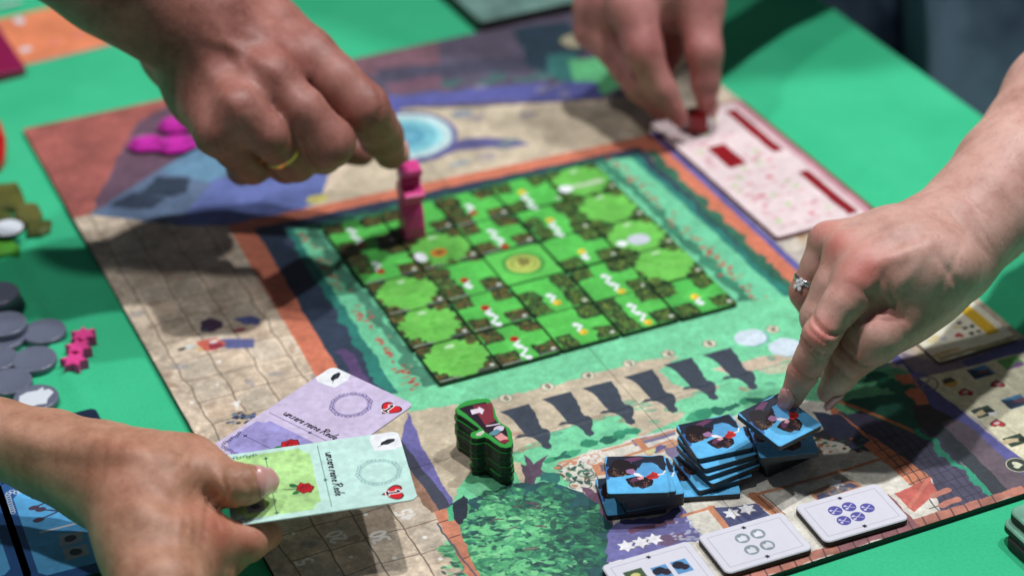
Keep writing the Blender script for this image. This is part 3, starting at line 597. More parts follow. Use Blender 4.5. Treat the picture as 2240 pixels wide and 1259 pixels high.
def goal_card(kind):
    A = Canvas(0, 0, 1.27, .85, 230, (214, 214, 226), seed=60)
    A.poly([(0, 0), (1.27, 0), (1.27, .85), (0, .85)], (214, 214, 226), raw=True, wob=0, var=.02, fine=.01)
    frame_lines(A, .1, .1, 1.17, .75, .006, (150, 150, 164))
    for y_ in (.1, .75): A.poly(star_pts((.64, y_), .042, 6, .5), (24, 28, 48), raw=True, wob=.004)
    if kind == 'violet':
        for c in ((.45, .54), (.66, .54), (.87, .42), (.45, .31), (.66, .31)):
            A.ell(c, .096, .098, (86, 84, 160), raw=True, wob=0)
            A.line([(c[0] - .05, c[1] - .03), (c[0] + .06, c[1] + .04)], .012, (206, 206, 230), raw=True); A.line([(c[0] - .05, c[1] + .03), (c[0] + .06, c[1] - .05)], .010, (206, 206, 230), raw=True)
            A.ell((c[0] - .05, c[1] - .03), .022, .018, (206, 206, 230), raw=True); A.ell((c[0] - .05, c[1] + .03), .022, .018, (206, 206, 230), raw=True)
    elif kind == 'grey':
        for c in ((.52, .56), (.75, .56), (.52, .30), (.75, .30)):
            A.ell(c, .1, .1, (136, 148, 158), raw=True, wob=0); A.poly([(c[0] - .06, c[1] - .05), (c[0] + .05, c[1] - .06), (c[0] + .06, c[1] + .02), (c[0] + .02, c[1] + .06), (c[0] - .02, c[1] + .03), (c[0] - .06, c[1] + .04)], (220, 222, 230), raw=True, wob=.01)
    else:
        A.poly([(.2, .26), (.46, .26), (.46, .6), (.2, .6)], (70, 92, 66), raw=True, wob=0); A.ell((.32, .5), .07, .06, (206, 200, 130), raw=True, wob=.03); A.ell((.3, .36), .08, .05, (30, 30, 30), raw=True, wob=.03)
        A.poly([(.22, .2), (.34, .2), (.34, .34), (.3, .38), (.22, .34)], (226, 226, 234), raw=True, wob=0)
        for x_ in (.56, .84):
            A.poly([(x_, .28), (x_ + .22, .28), (x_ + .22, .54), (x_, .54)], (92, 150, 200), raw=True, wob=0); A.ell((x_ + .08, .44), .08, .07, (30, 34, 50), raw=True, wob=.03); A.ell((x_ + .15, .38), .06, .06, (44, 34, 50), raw=True, wob=.03)
    return A.image('goal_card_print')
img_goal = {k: goal_card(k) for k in ('violet', 'grey', 'blue')}
A = Canvas(0, 0, 1.92, 4.5, 90, (222, 204, 206), seed=31)
A.poly([(0, 0), (1.92, 0), (1.92, 4.5), (0, 4.5)], (224, 206, 208), raw=True, wob=0, var=.05)
A.poly([(1.84, 0), (1.92, 0), (1.92, 4.5), (1.84, 4.5)], (120, 40, 48), raw=True, wob=0); A.poly([(1.7, 0), (1.84, 0), (1.84, 4.5), (1.7, 4.5)], (196, 150, 160), raw=True, wob=0)
A.poly([(0, 4.42), (1.92, 4.42), (1.92, 4.5), (0, 4.5)], (168, 110, 118), raw=True, wob=0)
A.poly([(1.42, .1), (1.62, .1), (1.62, 1.7), (1.42, 1.7)], (134, 22, 34), raw=True, wob=.01); A.poly([(1.42, 2.5), (1.62, 2.5), (1.62, 4.2), (1.42, 4.2)], (134, 22, 34), raw=True, wob=.01)
A.poly([(.45, 2.35), (.45, 3.15), (.8, 3.15), (.8, 2.35)], (140, 14, 26), raw=True, wob=.01)
for k in range(46):
    x_ = .15 + 1.15 * rng.random(); y_ = .1 + 4.2 * rng.random()
    if .4 < x_ < .85 and 2.3 < y_ < 3.2: continue
    A.ell((x_, y_), .05 + .05 * rng.random(), .04, [(206, 150, 158), (170, 206, 150), (196, 130, 140), (214, 180, 190)][k % 4], raw=True, wob=.05, a=.8)
for r_ in range(9):
    for c_ in range(5):
        x_ = .2 + .22 * c_ + rng.normal(0, .02); y_ = .25 + .45 * r_ + rng.normal(0, .02)
        if .4 < x_ < .95 and 2.2 < y_ < 3.3: continue
        A.line([(x_, y_), (x_ + .12, y_)], .03, (190, 120, 130), raw=True, wob=.01, a=.8)
        if (r_ + c_) % 3 == 0: A.ell((x_ + .05, y_ + .16), .06, .05, [(176, 208, 150), (204, 110, 124)][c_ % 2], raw=True, wob=.03)
img_red = A.image('red_board_print')
A = Canvas(0, 0, 1.42, 3.2, 150, (224, 214, 176), seed=32)
A.poly([(0, 0), (1.42, 0), (1.42, 3.2), (0, 3.2)], (250, 246, 226), raw=True, wob=0, var=.03)
A.poly([(0, 0), (1.42, 0), (1.42, .08), (0, .10)], (176, 164, 128), raw=True, wob=.03); A.poly([(1.06, .26), (1.28, .26), (1.28, 3.0), (1.06, 3.0)], (236, 192, 50), raw=True, wob=.01, var=.12)
A.poly([(0, .1), (.5, .14), (.4, .2), (0, .2)], (200, 160, 90), raw=True, wob=.04, a=.7)
for k in range(5): A.ell((.85 + .13 * (k % 2), .42 + .16 * (k // 2)), .045, .035, (60, 60, 54), raw=True, wob=.03)
A.poly(heart_pts((.66, .46), .07, 2.7), (190, 44, 50), raw=True, wob=.01); A.ell((.4, .5), .05, .04, (206, 206, 224), raw=True, wob=.02); A.poly([(.6, .95), (.78, .95), (.78, 1.1), (.6, 1.1)], (130, 150, 170), raw=True, wob=.03)
for k in range(10): A.ell((.15 + .7 * rng.random(), .3 + 2 * rng.random()), .07, .04, (226, 206, 130), raw=True, wob=.05, a=.7)
img_yellow = A.image('yellow_board_print')
def blue_card(n):
    A = Canvas(0, 0, 1.54, 2.38, 150, (36, 66, 112), seed=50 + n)
    A.poly([(0, 0), (1.54, 0), (1.54, 2.38), (0, 2.38)], (46, 88, 146), raw=True, wob=0, var=.15)
    A.poly([(.2, .3), (.3, .2), (1.2, .2), (1.3, .3), (1.3, 2.0), (1.2, 2.1), (.3, 2.1), (.2, 2.0)], (96, 178, 234), raw=True, wob=.004, var=.1)
    for k in range(2):
        y_ = 1.78 - .3 * k
        A.line([(.42, y_ - .08), (1.08, y_ + .1)], .025, (62, 60, 78), raw=True); A.line([(.5, y_ + .14), (.98, y_ - .16)], .025, (62, 60, 78), raw=True)
        A.ell((.42, y_ - .08), .07, .05, (80, 66, 84), raw=True, wob=.02); A.ell((.5, y_ + .15), .07, .05, (80, 66, 84), raw=True, wob=.02)
    A.line([(.4, 1.12), (1.1, 1.12)], .04, (226, 230, 238), raw=True, wob=0)
    for k in range(2):
        y_ = .84 - .3 * k
        A.poly([(.58, y_ - .13), (.88, y_ - .13), (.92, y_ + .1), (.6, y_ + .13)], (176, 182, 194), raw=True, wob=.02); A.ell((.74, y_), .08, .07, (74, 76, 92), raw=True, wob=.02)
    for k in range(9): A.ell((.16 + .05 * k, 2.14 + .03 * math.sin(k * 2)), .035, .03, (206, 216, 230), raw=True, ring=.012, wob=.01); A.ell((.14, 2.1 - .05 * k), .03, .03, (206, 216, 230), raw=True, ring=.012, wob=.01)
    return A.image('blue_card_print')
img_bluecard = blue_card(0)
# ================================================================ materials
M_cloth, nt, b = nodemat('cloth', .85, .12)
n1 = noise_node(nt, .35, 3); r = nt.nodes.new('ShaderNodeValToRGB')
r.color_ramp.elements[0].position = .35; r.color_ramp.elements[1].position = .65
r.color_ramp.elements[0].color = lin((50, 184, 132)) + (1,); r.color_ramp.elements[1].color = lin((62, 196, 144)) + (1,)
nt.links.new(n1.outputs['Fac'], r.inputs['Fac'])
n2 = noise_node(nt, 22, 3); mx = nt.nodes.new('ShaderNodeMix'); mx.data_type = 'RGBA'; mx.blend_type = 'MULTIPLY'
r2 = nt.nodes.new('ShaderNodeValToRGB'); r2.color_ramp.elements[0].color = (.78, .78, .78, 1); r2.color_ramp.elements[0].position = .3; r2.color_ramp.elements[1].position = .6
nt.links.new(n2.outputs['Fac'], r2.inputs['Fac']); mx.inputs[0].default_value = .6
nt.links.new(r.outputs['Color'], mx.inputs[6]); nt.links.new(r2.outputs['Color'], mx.inputs[7]); nt.links.new(mx.outputs[2], b.inputs['Base Color'])
bp = nt.nodes.new('ShaderNodeBump'); bp.inputs['Strength'].default_value = .35; bp.inputs['Distance'].default_value = .0006
nt.links.new(n2.outputs['Fac'], bp.inputs['Height']); nt.links.new(bp.outputs['Normal'], b.inputs['Normal'])
b.inputs['Sheen Weight'].default_value = .15
M_board = printed('board_surface', img_board, .45, .35)
M_side = plain('card_core', (62, 56, 56), .75, var=.25, scale=8)
M_maze = printed('maze_tile_surface', img_maze, .4, .4)
M_mazeside = plain('maze_tile_edge', (44, 62, 44), .6, var=.35, scale=6)
M_love = printed('couple_tile_surface', img_love, .35, .45)
M_loveside = plain('couple_tile_edge', (34, 42, 50), .5, var=.5, scale=7)
M_white = plain('white_card_edge', (196, 196, 206), .6, var=.05)
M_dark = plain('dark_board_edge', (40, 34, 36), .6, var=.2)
M_pink = plain('pink_lacquered_wood', (224, 70, 146), .35, .5, var=.06, bump=.1)
M_disc = plain('grey_plastic', (104, 110, 130), .22, .5, var=.06, scale=2)
M_lid = plain('white_print', (216, 222, 232), .4, var=.03)
M_token = plain('green_token_print', (64, 190, 76), .4, var=.15)
M_tokenside = plain('green_token_edge', (18, 40, 24), .5, var=.5, scale=9)
M_red = plain('red_plastic', (150, 8, 18), .3, .5, var=.05)
M_skin_cache = {}
# ================================================================ geometry of the small pieces
def rounded(w, h, r, n=4):
    P = []
    for cx, cy, a0 in ((w - r, r, -90), (w - r, h - r, 0), (r, h - r, 90), (r, r, 180)):
        for k in range(n + 1):
            a = math.radians(a0 + 90 * k / n); P.append((cx + r * math.cos(a), cy + r * math.sin(a)))
    return P
def prism(name, outline, t, mats, bevel=.012, z0=0.0, uvf=None, parent=None, top=0, side=1, link=True):
    """outline extruded upward with a chamfered rim; top face uses mats[top]"""
    n = len(outline); P = np.array(outline, float); c = P.mean(0)
    nx = np.roll(P, -1, 0) - np.roll(P, 1, 0); nr = np.stack([-nx[:, 1], nx[:, 0]], 1); nr /= (np.linalg.norm(nr, axis=1)[:, None] + 1e-9)
    ar = 0.5 * np.sum(P[:, 0] * np.roll(P[:, 1], -1) - np.roll(P[:, 0], -1) * P[:, 1])
    if ar < 0: nr = -nr
    I = P + nr * bevel
    V = [(x, y, z0) for x, y in P] + [(x, y, z0 + t - bevel) for x, y in P] + [(x, y, z0 + t) for x, y in I]
    Fc = []; mi = []
    for i in range(n):
        j = (i + 1) % n
        Fc.append((i, j, n + j, n + i)); mi.append(side)
        Fc.append((n + i, n + j, 2 * n + j, 2 * n + i)); mi.append(top)
    Fc.append(tuple(range(2 * n, 3 * n))); mi.append(top)
    Fc.append(tuple(range(n - 1, -1, -1))); mi.append(side)
    if ar < 0: Fc = [tuple(reversed(f)) for f in Fc]
    uv = None
    if uvf: uv = [uvf(v[0], v[1]) for v in V]
    return mesh_obj(name, V, Fc, mats, parent, uv, mi)
def frame_px(a, b_, z):
    """origin and rotation of a piece whose front edge runs from photo point a to b_ at height z"""
    A_, B_ = U(a[0], a[1], z), U(b_[0], b_[1], z); return A_, math.atan2(B_[1] - A_[1], B_[0] - A_[0])
def copy_of(o, loc, rz, parent=None):
    c = o.copy(); C.objects.link(c); c.location = loc; c.rotation_euler = (0, 0, rz); c.parent = parent
    for ch in o.children:
        d = ch.copy(); C.objects.link(d); d.parent = c
    return c
# ================================================================ the setting: floor, table, cloth
ZC = -.09
fl = mesh_obj('floor', [(-150, -150, -26), (150, -150, -26), (150, 150, -26), (-150, 150, -26)], [(0, 1, 2, 3)], [plain('hall_floor', (30, 34, 44), .6, var=.3, scale=.05)]); tag(fl, kind='structure')
TX0, TX1, TY0, TY1 = -22, 12.05, -16, 34
tb = empty('table', (0, 0, 0)); tag(tb, 'folding table standing under the green cloth', 'table')
Mt = plain('table_top', (90, 80, 70), .5)
prism('table_top', [(TX0, TY0), (TX1 - .1, TY0), (TX1 - .1, TY1), (TX0, TY1)], .9, [Mt, Mt], .05, ZC - 1.05, parent=tb)
for x_ in (TX0 + 1, TX1 - 1.5):
    for y_ in (TY0 + 1, TY1 - 1.5):
        prism('leg', [(x_, y_), (x_ + .8, y_), (x_ + .8, y_ + .8), (x_, y_ + .8)], 24.8, [Mt, Mt], .05, -25.9, parent=tb)
def seg_d(X, Y, a, b_):
    dx, dy = b_[0] - a[0], b_[1] - a[1]; t = np.clip(((X - a[0]) * dx + (Y - a[1]) * dy) / (dx * dx + dy * dy), 0, 1)
    return np.hypot(X - a[0] - t * dx, Y - a[1] - t * dy), t
nx_, ny_ = 300, 360
gx = np.linspace(TX0, TX1, nx_); gy = np.linspace(TY0, TY1, ny_)
X, Y = np.meshgrid(gx, gy); Z = np.full(X.shape, ZC)
clpt = lambda x, y: tuple(U(x, y, ZC)[:2])
for a, b_, w, h in ((clpt(10, 560), clpt(80, 690), .14, .07), (clpt(80, 690), clpt(190, 890), .13, .055), (clpt(78, 679), clpt(245, 640), .2, .02), (clpt(1640, 170), clpt(2080, 500), .3, .035), (clpt(2130, 560), clpt(2240, 640), .15, .03), (clpt(0, 130), clpt(250, 230), .4, .03), (clpt(1700, 60), clpt(2200, 420), .4, .02)):
    d, t = seg_d(X, Y, a, b_); Z += h * np.exp(-(d / w) ** 2)
Z += .012 * (fbm(ny_, nx_, 14, 1.2, 8, 3) - .5)
on = (X > XL - .15) & (X < XR + .15) & (Y > YF - .15) & (Y < YB + .15); Z[on] = ZC - .004
V = np.stack([X, Y, Z], -1).reshape(-1, 3).tolist()
Fc = [(j * nx_ + i, j * nx_ + i + 1, (j + 1) * nx_ + i + 1, (j + 1) * nx_ + i) for j in range(ny_ - 1) for i in range(nx_ - 1)]
# the cloth hangs down over the right-hand edge of the table in soft folds
base = len(V); rows = 14
for k in range(1, rows + 1):
    for j in range(ny_):
        y = gy[j]; dz = .12 * k if k < 3 else .24 + (k - 2) * .9
        out = .06 * min(k, 3) + (.5 * math.sin(y * .9) + .25 * math.sin(y * 2.3 + 1)) * min(1, dz / 6)
        V.append((TX1 + out, y, ZC - dz))
idx = lambda k, j: (j * nx_ + nx_ - 1) if k == 0 else base + (k - 1) * ny_ + j
for k in range(rows):
    for j in range(ny_ - 1): Fc.append((idx(k, j), idx(k + 1, j), idx(k + 1, j + 1), idx(k, j + 1)))
cl = mesh_obj('tablecloth', V, Fc, [M_cloth], smooth=True); tag(cl, 'bright green cloth covering the whole table under the game', 'tablecloth')
# ================================================================ the board: eight hinged panels
bd = empty('game_board', (0, 0, 0)); tag(bd, 'large folding game board painted with a village, paved road and garden', 'game board')
cw, ch_ = (XR - XL) / 2, (YB - YF) / 4; TB = .085
for i in range(2):
    for j in range(4):
        x0 = XL + i * cw; y0 = YF + j * ch_; g = .003
        o = prism('board_panel', [(x0 + (g if i else 0), y0 + (g if j else 0)), (x0 + cw - (0 if i else g), y0 + (g if j else 0)), (x0 + cw - (0 if i else g), y0 + ch_ - (0 if j == 3 else g)), (x0 + (g if i else 0), y0 + ch_ - (0 if j == 3 else g))],
                  TB, [M_board, M_dark], .002, -TB, uvf=lambda x, y: ((x - XL) / (XR - XL), (y - YF) / (YB - YF)), parent=bd)
# ================================================================ the maze: 25 tiles
where_x = ['leftmost column', 'second column', 'middle column', 'fourth column', 'rightmost column']
where_y = ['front row', 'second row', 'middle row', 'fourth row', 'back row']
desc = {(2, 2): 'green maze tile with a round golden emblem', (1, 3): 'meadow maze tile with an orange emblem and a white pebble', (4, 2): 'meadow maze tile with a grey oval pond and white dot', (4, 4): 'meadow maze tile with a white dot and pale bar'}
for i in range(5):
    for j in range(5):
        rr = random.Random(i * 7 + j); dx, dy, dr = rr.uniform(-.012, .012), rr.uniform(-.012, .012), rr.uniform(-.012, .012)
        o = prism('maze_tile', rounded(.972, .972, .03, 2), .075, [M_maze, M_mazeside], .008, 0, uvf=lambda x, y: ((i + x / .972) / 5, (j + y / .972) / 5))
        o.location = (i + .014 + dx, j + .014 + dy, .001); o.rotation_euler = (0, 0, dr)
        d = desc.get((i, j)) or ('light green meadow maze tile' if (i, j) in MEAD else ('brown hedge maze tile with red knob' if (i <= 1 or j >= 3 and i == 2) and (i, j) != (1, 4) else ('maze tile under the pink standing figure' if (i, j) == (1, 4) else 'green hedge maze tile with yellow knob')))
        tag(o, f'{d}, {where_x[i]}, {where_y[j]}', 'maze tile', 'square maze tiles laid out five by five')
# ================================================================ blue couple tiles
LW = .82; TT = .08
proto = prism('couple_tile', rounded(LW, LW, .04, 3), TT, [M_love, M_loveside], .004, 0, uvf=lambda x, y: (x / LW, y / LW))
first = [True]
def ltile(a, b_, z, label, group, shift=0.0):
    """a, b_: photo points of the front edge of the top face; z: height of that face"""
    A_, an = frame_px(a, b_, z)
    if first[0]: o = proto; first[0] = False; o.location = (A_[0], A_[1], z - TT); o.rotation_euler = (0, 0, an)
    else: o = copy_of(proto, (A_[0], A_[1], z - TT), an)
    tag(o, label, 'tile', group); return o
num = ['lowest', 'second lowest', 'third from the bottom', 'fourth from the bottom', 'fifth from the bottom', 'topmost']
ztop = lambda k: .005 + TT * (k + 1) + .003 * k
G1, G2, G3 = 'tiles in the left pile of couple tiles', 'tiles in the middle pile of couple tiles', 'tiles in the right pile of couple tiles'
Lf = [((1328, 1127), (1452, 1112)), ((1371, 1118), (1489, 1095)), ((1369, 1106), (1488, 1086)), ((1367, 1096), (1489, 1079)), ((1348, 1089), (1488, 1072)), ((1329, 1079), (1466, 1076))]
for k, (a, b_) in enumerate(Lf): ltile(a, b_, ztop(k), f'blue couple tile, {num[k]} in the left pile beside the painted tree', G1)
Mf = [((1489, 1087), (1612, 1079)), ((1529, 1073), (1648, 1040)), ((1558, 1058), (1664, 1015)), ((1547, 1041), (1655, 1004)), ((1541, 1025), (1652, 993)), ((1527, 1003), (1648, 977))]
for k, (a, b_) in enumerate(Mf): ltile(a, b_, ztop(k), f'blue couple tile, {num[k]} in the splayed middle pile', G2)
Rf = [((1679, 1034), (1775, 991)), ((1677, 1026), (1776, 985)), ((1674, 1019), (1778, 981)), ((1670, 1012), (1782, 982)), ((1666, 1008), (1788, 985)), ((1663, 1001), (1791, 989))]
for k, (a, b_) in enumerate(Rf): ltile(a, b_, ztop(k), f'blue couple tile, {num[k]} in the right pile under the held tile', G3)
A_, an = frame_px((1704, 976), (1819, 913), .95)
o = copy_of(proto, (A_[0], A_[1], .95 - TT), an); o.rotation_euler = (math.radians(7), math.radians(2), an)
tag(o, 'blue couple tile pinched between two fingers of the right-hand player', 'tile')
# ================================================================ white goal cards
def gcard(a, b_, kind, label):
    z = .10; A_, an = frame_px(a, b_, z)
    o = prism('goal_card', rounded(1.27, .85, .085, 5), .09, [printed('goal_card_' + kind, img_goal[kind], .35, .4), M_dark], .014, 0, uvf=lambda x, y: (x / 1.27, y / .85))
    o.location = (A_[0], A_[1], .01); o.rotation_euler = (0, 0, an); tag(o, label, 'goal card', 'white goal cards at the front edge of the board'); return o
gcard((1806, 1186), (2006, 1128), 'violet', 'white goal card showing five violet discs, beside the single white star')
gcard((1590, 1254), (1793, 1194), 'grey', 'white goal card showing four grey discs, between the two other goal cards')
gcard((1375, 1322), (1578, 1262), 'blue', 'white goal card showing one green and two blue squares, below the tile pile')
# ================================================================ reference boards and cards lying around
A_, an = frame_px((1769, 543), (1911, 464), .09)
o = prism('player_board', rounded(1.9, 4.45, .05, 3), .08, [printed('red_board_surface', img_red), plain('red_board_edge', (120, 34, 40), .5)], .01, 0, uvf=lambda x, y: (x / 1.9, y / 4.45))
o.location = (6.5, 1.42, .01); o.rotation_euler = (0, 0, .008); tag(o, 'long pale pink player board with dark red bars, under the red cube', 'player board')
A_, an = frame_px((2055, 790), (2227, 738), .07)
o = prism('player_board', rounded(1.42, 3.2, .04, 3), .055, [printed('yellow_board_surface', img_yellow), plain('yellow_board_edge', (96, 90, 76), .5)], .012, 0, uvf=lambda x, y: (x / 1.42, y / 3.2))
o.location = (A_[0], A_[1], .01); o.rotation_euler = (0, 0, an); tag(o, 'cream player board with a yellow bar, half hidden behind the right hand', 'player board')
A_ = U(2213, 512, ZC + .08)
o = prism('player_board', rounded(2.2, 1.6, .05, 3), .08, [printed('yellow_board_surface', img_yellow), plain('yellow_board_edge', (96, 90, 76), .5)], .012, 0, uvf=lambda x, y: (1 - y / 1.6, x / 2.2))
o.location = (A_[0], A_[1], ZC); o.rotation_euler = (0, 0, -.75); tag(o, 'cream and yellow board on the cloth, cut off by the right edge of the photo', 'player board')
A_, an = frame_px((1850, 812), (1948, 792), .06)
o = prism('small_card', rounded(.7, 1.1, .05, 3), .05, [plain('grey_card', (120, 128, 108), .3, var=.2), M_white], .01, 0)
o.location = (A_[0], A_[1], .003); o.rotation_euler = (0, 0, an); tag(o, 'small grey card with a pale edge, under the right hand near the cream board', 'card')
# blue cards at the lower left
M_bc = printed('blue_card_surface', img_bluecard, .3, .5); M_bs = plain('blue_card_edge', (22, 34, 54), .5)
def bcard(fl_, fr_, z, label, n=1):
    A_, an = frame_px(fl_, fr_, z)
    o = prism('blue_card', rounded(1.54, 2.38, .1, 5), .07 * n, [M_bc, M_bs], .008, 0, uvf=lambda x, y: (x / 1.54, y / 2.38))
    o.location = (A_[0], A_[1], z - .07 * n); o.rotation_euler = (0, 0, an); tag(o, label, 'card', 'dark blue cards under the lower left arm'); return o
bcard((60, 1290), (262, 1238), .02, 'blue card showing crossed ladles over two grey seals, in front of the left arm')
bcard((-190, 1330), (22, 1275), .02, 'blue card cut off by the lower left corner of the photo')
c_ = U(208, 890, ZC + .08); o = prism('navy_card', rounded(1.75, 1.75, .1, 5), .08, [plain('navy_print', (26, 40, 66), .35, var=.15), M_bs], .008, 0); o.location = (c_[0] - 1.75, c_[1] - 1.75, ZC + .004); tag(o, 'navy card pack whose corner sticks out behind the lower left arm', 'card')
# orange card and magenta card at the top left, grey-green box at the top
o = prism('orange_card', rounded(3.0, 2.2, .1, 4), .06, [plain('orange_print', (232, 138, 98), .45, var=.25, scale=1.2), M_white], .008, 0)
A_, an = frame_px((50, 139), (246, 92), 0); o.location = (A_[0], A_[1], ZC + .005); o.rotation_euler = (0, 0, an); tag(o, 'orange card with pale spots on the cloth at the top left', 'card')
for k, (px, py, rx_, ry_) in enumerate(((56, 108, .12, .1), (42, 45, .1, .17), (118, 92, .12, .08), (172, 76, .1, .07), (20, 8, .3, .05))):
    P_ = U(px, py, ZC + .07); P0 = A_; c_, s_ = math.cos(an), math.sin(an); dx, dy = P_[0] - P0[0], P_[1] - P0[1]
    lx, ly = dx * c_ + dy * s_, -dx * s_ + dy * c_
    prism('spot', [(lx + rx_ * math.cos(t * .5236), ly + ry_ * math.sin(t * .5236)) for t in range(12)], .004, [M_lid if k < 2 or k == 4 else plain('rose_print', (226, 130, 120)), M_lid], .001, .060, parent=o)
o = prism('magenta_card', rounded(1.95, 2.4, .08, 4), .16, [plain('magenta_print', (140, 16, 74), .4, var=.1), plain('magenta_edge', (110, 10, 50))], .01, 0)
A_, an = frame_px((-170, 196), (46, 150), .1); o.location = (A_[0], A_[1], ZC + .005); o.rotation_euler = (0, 0, an); tag(o, 'magenta card pack beside the orange card, at the left edge', 'card')
prism('emblem', [(1.2 + .16 * math.cos(t * .5236), .9 + .4 * math.sin(t * .5236)) for t in range(12)], .004, [plain('lilac_print', (150, 130, 190)), M_lid], .001, .162, parent=o)
o = prism('game_box', rounded(3.2, 3.4, .12, 4), .32, [plain('grey_green_lid', (110, 146, 138), .45, var=.35, scale=1.5), M_dark], .03, 0)
A_, an = frame_px((1052, 46), (1262, 0), .24); o.location = (A_[0], A_[1], ZC + .01); o.rotation_euler = (0, 0, an); tag(o, 'grey-green box behind the far edge of the board', 'box')
# ================================================================ discs, stars, lumps at the left
def disc_mesh(name, r, t, mats, dish=.02):
    n = 40; V = []; Fc = []; prof = [(r * .97, 0), (r, .012), (r, t - .02), (r * .975, t), (r * .88, t), (r * .84, t - dish), (0.001, t - dish)]
    for rr_, z in prof:
        for k in range(n): a = 2 * math.pi * k / n; V.append((rr_ * math.cos(a), rr_ * math.sin(a), z))
    for j in range(len(prof) - 1):
        for k in range(n): Fc.append((j * n + k, j * n + (k + 1) % n, (j + 1) * n + (k + 1) % n, (j + 1) * n + k))
    Fc.append(tuple(range(n - 1, -1, -1)))
    return mesh_obj(name, V, Fc, mats, smooth=True)
dproto = disc_mesh('plastic_disc', .335, .115, [M_disc], dish=.008)
GD = 'grey plastic discs on the cloth'
discs = [((96, 722), 0, 'grey disc next to the pink stars, at the back right of the discs'), ((75, 783), 0, 'glossy grey disc next to the frontmost pink star'), ((20, 832), 0, 'grey disc left of the disc with white print'),
         ((10, 706), 1, 'grey disc lying on another disc near the left edge'), ((6, 736), 0, 'grey disc under another disc near the left edge'), ((-10, 783), 0, 'grey disc cut off by the left edge, between two others'),
         ((-6, 640), 2, 'uppermost grey disc at the back of the group by the left edge'), ((2, 656), 0, 'lower grey disc at the back of the group by the left edge')]
for k, (p, lv, lab) in enumerate(discs):
    z = ZC + .118 * lv + .004; P_ = U(p[0], p[1], z + .115)
    o = dproto if k == 0 else copy_of(dproto, (0, 0, 0), 0)
    o.location = (P_[0], P_[1], z); o.rotation_euler = (random.uniform(-.02, .02), random.uniform(-.02, .02), k)
    tag(o, lab, 'disc', GD)
P_ = U(78, 868, ZC + .12)
o = copy_of(dproto, (P_[0], P_[1], ZC + .004), 0); tag(o, 'grey disc with a white printed head, behind the lower left arm', 'disc', GD)
hd = [(-.24, -.02), (-.2, .12), (-.08, .17), (.06, .15), (.16, .2), (.14, .12), (.22, .12), (.26, .02), (.14, -.1), (.1, -.2), (-.02, -.17), (-.12, -.2), (-.2, -.14)]
prism('white_print', [(x * 1.05, y * 1.1) for x, y in hd], .004, [M_lid, M_lid], .001, .108, parent=o)
sproto = prism('star_token', [(.215 * (1 if k % 2 == 0 else .56) * math.cos(math.pi * k / 6 + .3), .215 * (1 if k % 2 == 0 else .56) * math.sin(math.pi * k / 6 + .3)) for k in range(12)], .17, [M_pink, M_pink], .02, 0)
for k, (p, lab) in enumerate((((182, 729), 'pink wooden star farthest back in the row of three'), ((171, 756), 'pink wooden star in the middle of the row of three'), ((161, 784), 'pink wooden star nearest the camera in the row of three'))):
    P_ = U(p[0], p[1], ZC + .17); o = sproto if k == 0 else copy_of(sproto, (0, 0, 0), 0)
    o.location = (P_[0], P_[1], ZC + .006); o.rotation_euler = (0, 0, .15 * k); tag(o, lab, 'star token', 'pink wooden stars')
def lump(name, pts, z0, t, col, lab, cat, dome=.05, group=None, gloss=.5, coat=0.0):
    W = [U(px, py, z0 + t)[:2] for px, py in pts]; c = np.mean(W, 0)
    m = plain(name + '_surface', col, gloss, var=.3, scale=3, coat=coat)
    o = prism(name, [tuple(w - c) for w in W], t, [m, m], min(dome, t * .4), 0); o.location = (c[0], c[1], z0); tag(o, lab, cat, group); return o
lump('hedge_token', [(-30, 420), (-20, 400), (10, 398), (38, 396), (48, 415), (55, 440), (40, 452), (10, 450), (-20, 455)], ZC + .004, .14, (86, 88, 34), 'olive hedge token at the back left, by the left edge', 'token', group='olive hedge tokens')
lump('hedge_token', [(30, 450), (58, 440), (82, 442), (92, 462), (80, 480), (50, 484), (30, 472)], ZC + .004, .16, (96, 96, 44), 'olive hedge token in the middle of its group', 'token', group='olive hedge tokens')
lump('hedge_token', [(55, 492), (66, 478), (90, 480), (112, 478), (108, 496), (88, 506), (60, 508)], ZC + .004, .12, (84, 90, 38), 'olive hedge token nearest the board', 'token', group='olive hedge tokens')
lump('hedge_token', [(-30, 470), (-10, 456), (20, 458), (30, 474), (10, 486), (-20, 490)], ZC + .004, .2, (74, 82, 30), 'olive hedge token just behind the white disc', 'token', group='olive hedge tokens')
P_ = U(16, 496, ZC + .3)
o = prism('flower_token', [(.26 * math.cos(t * .4488), .26 * math.sin(t * .4488)) for t in range(14)], .08, [M_lid, M_dark], .02, 0); o.location = (P_[0], P_[1], ZC + .22); tag(o, 'round white token on the hedge tokens', 'token')
lump('meadow_token', [(-40, 530), (-10, 518), (25, 520), (42, 532), (36, 546), (0, 552), (-30, 550)], ZC + .004, .16, (96, 180, 60), 'light green token with a dark red dot, in front of the white token', 'token')
lump('red_bottle', [(-40, 260), (0, 255), (10, 290), (8, 330), (-5, 350), (-40, 345)], ZC + .004, .25, (190, 14, 20), 'glossy red piece cut off by the left edge', 'game piece', dome=.1, gloss=.15)
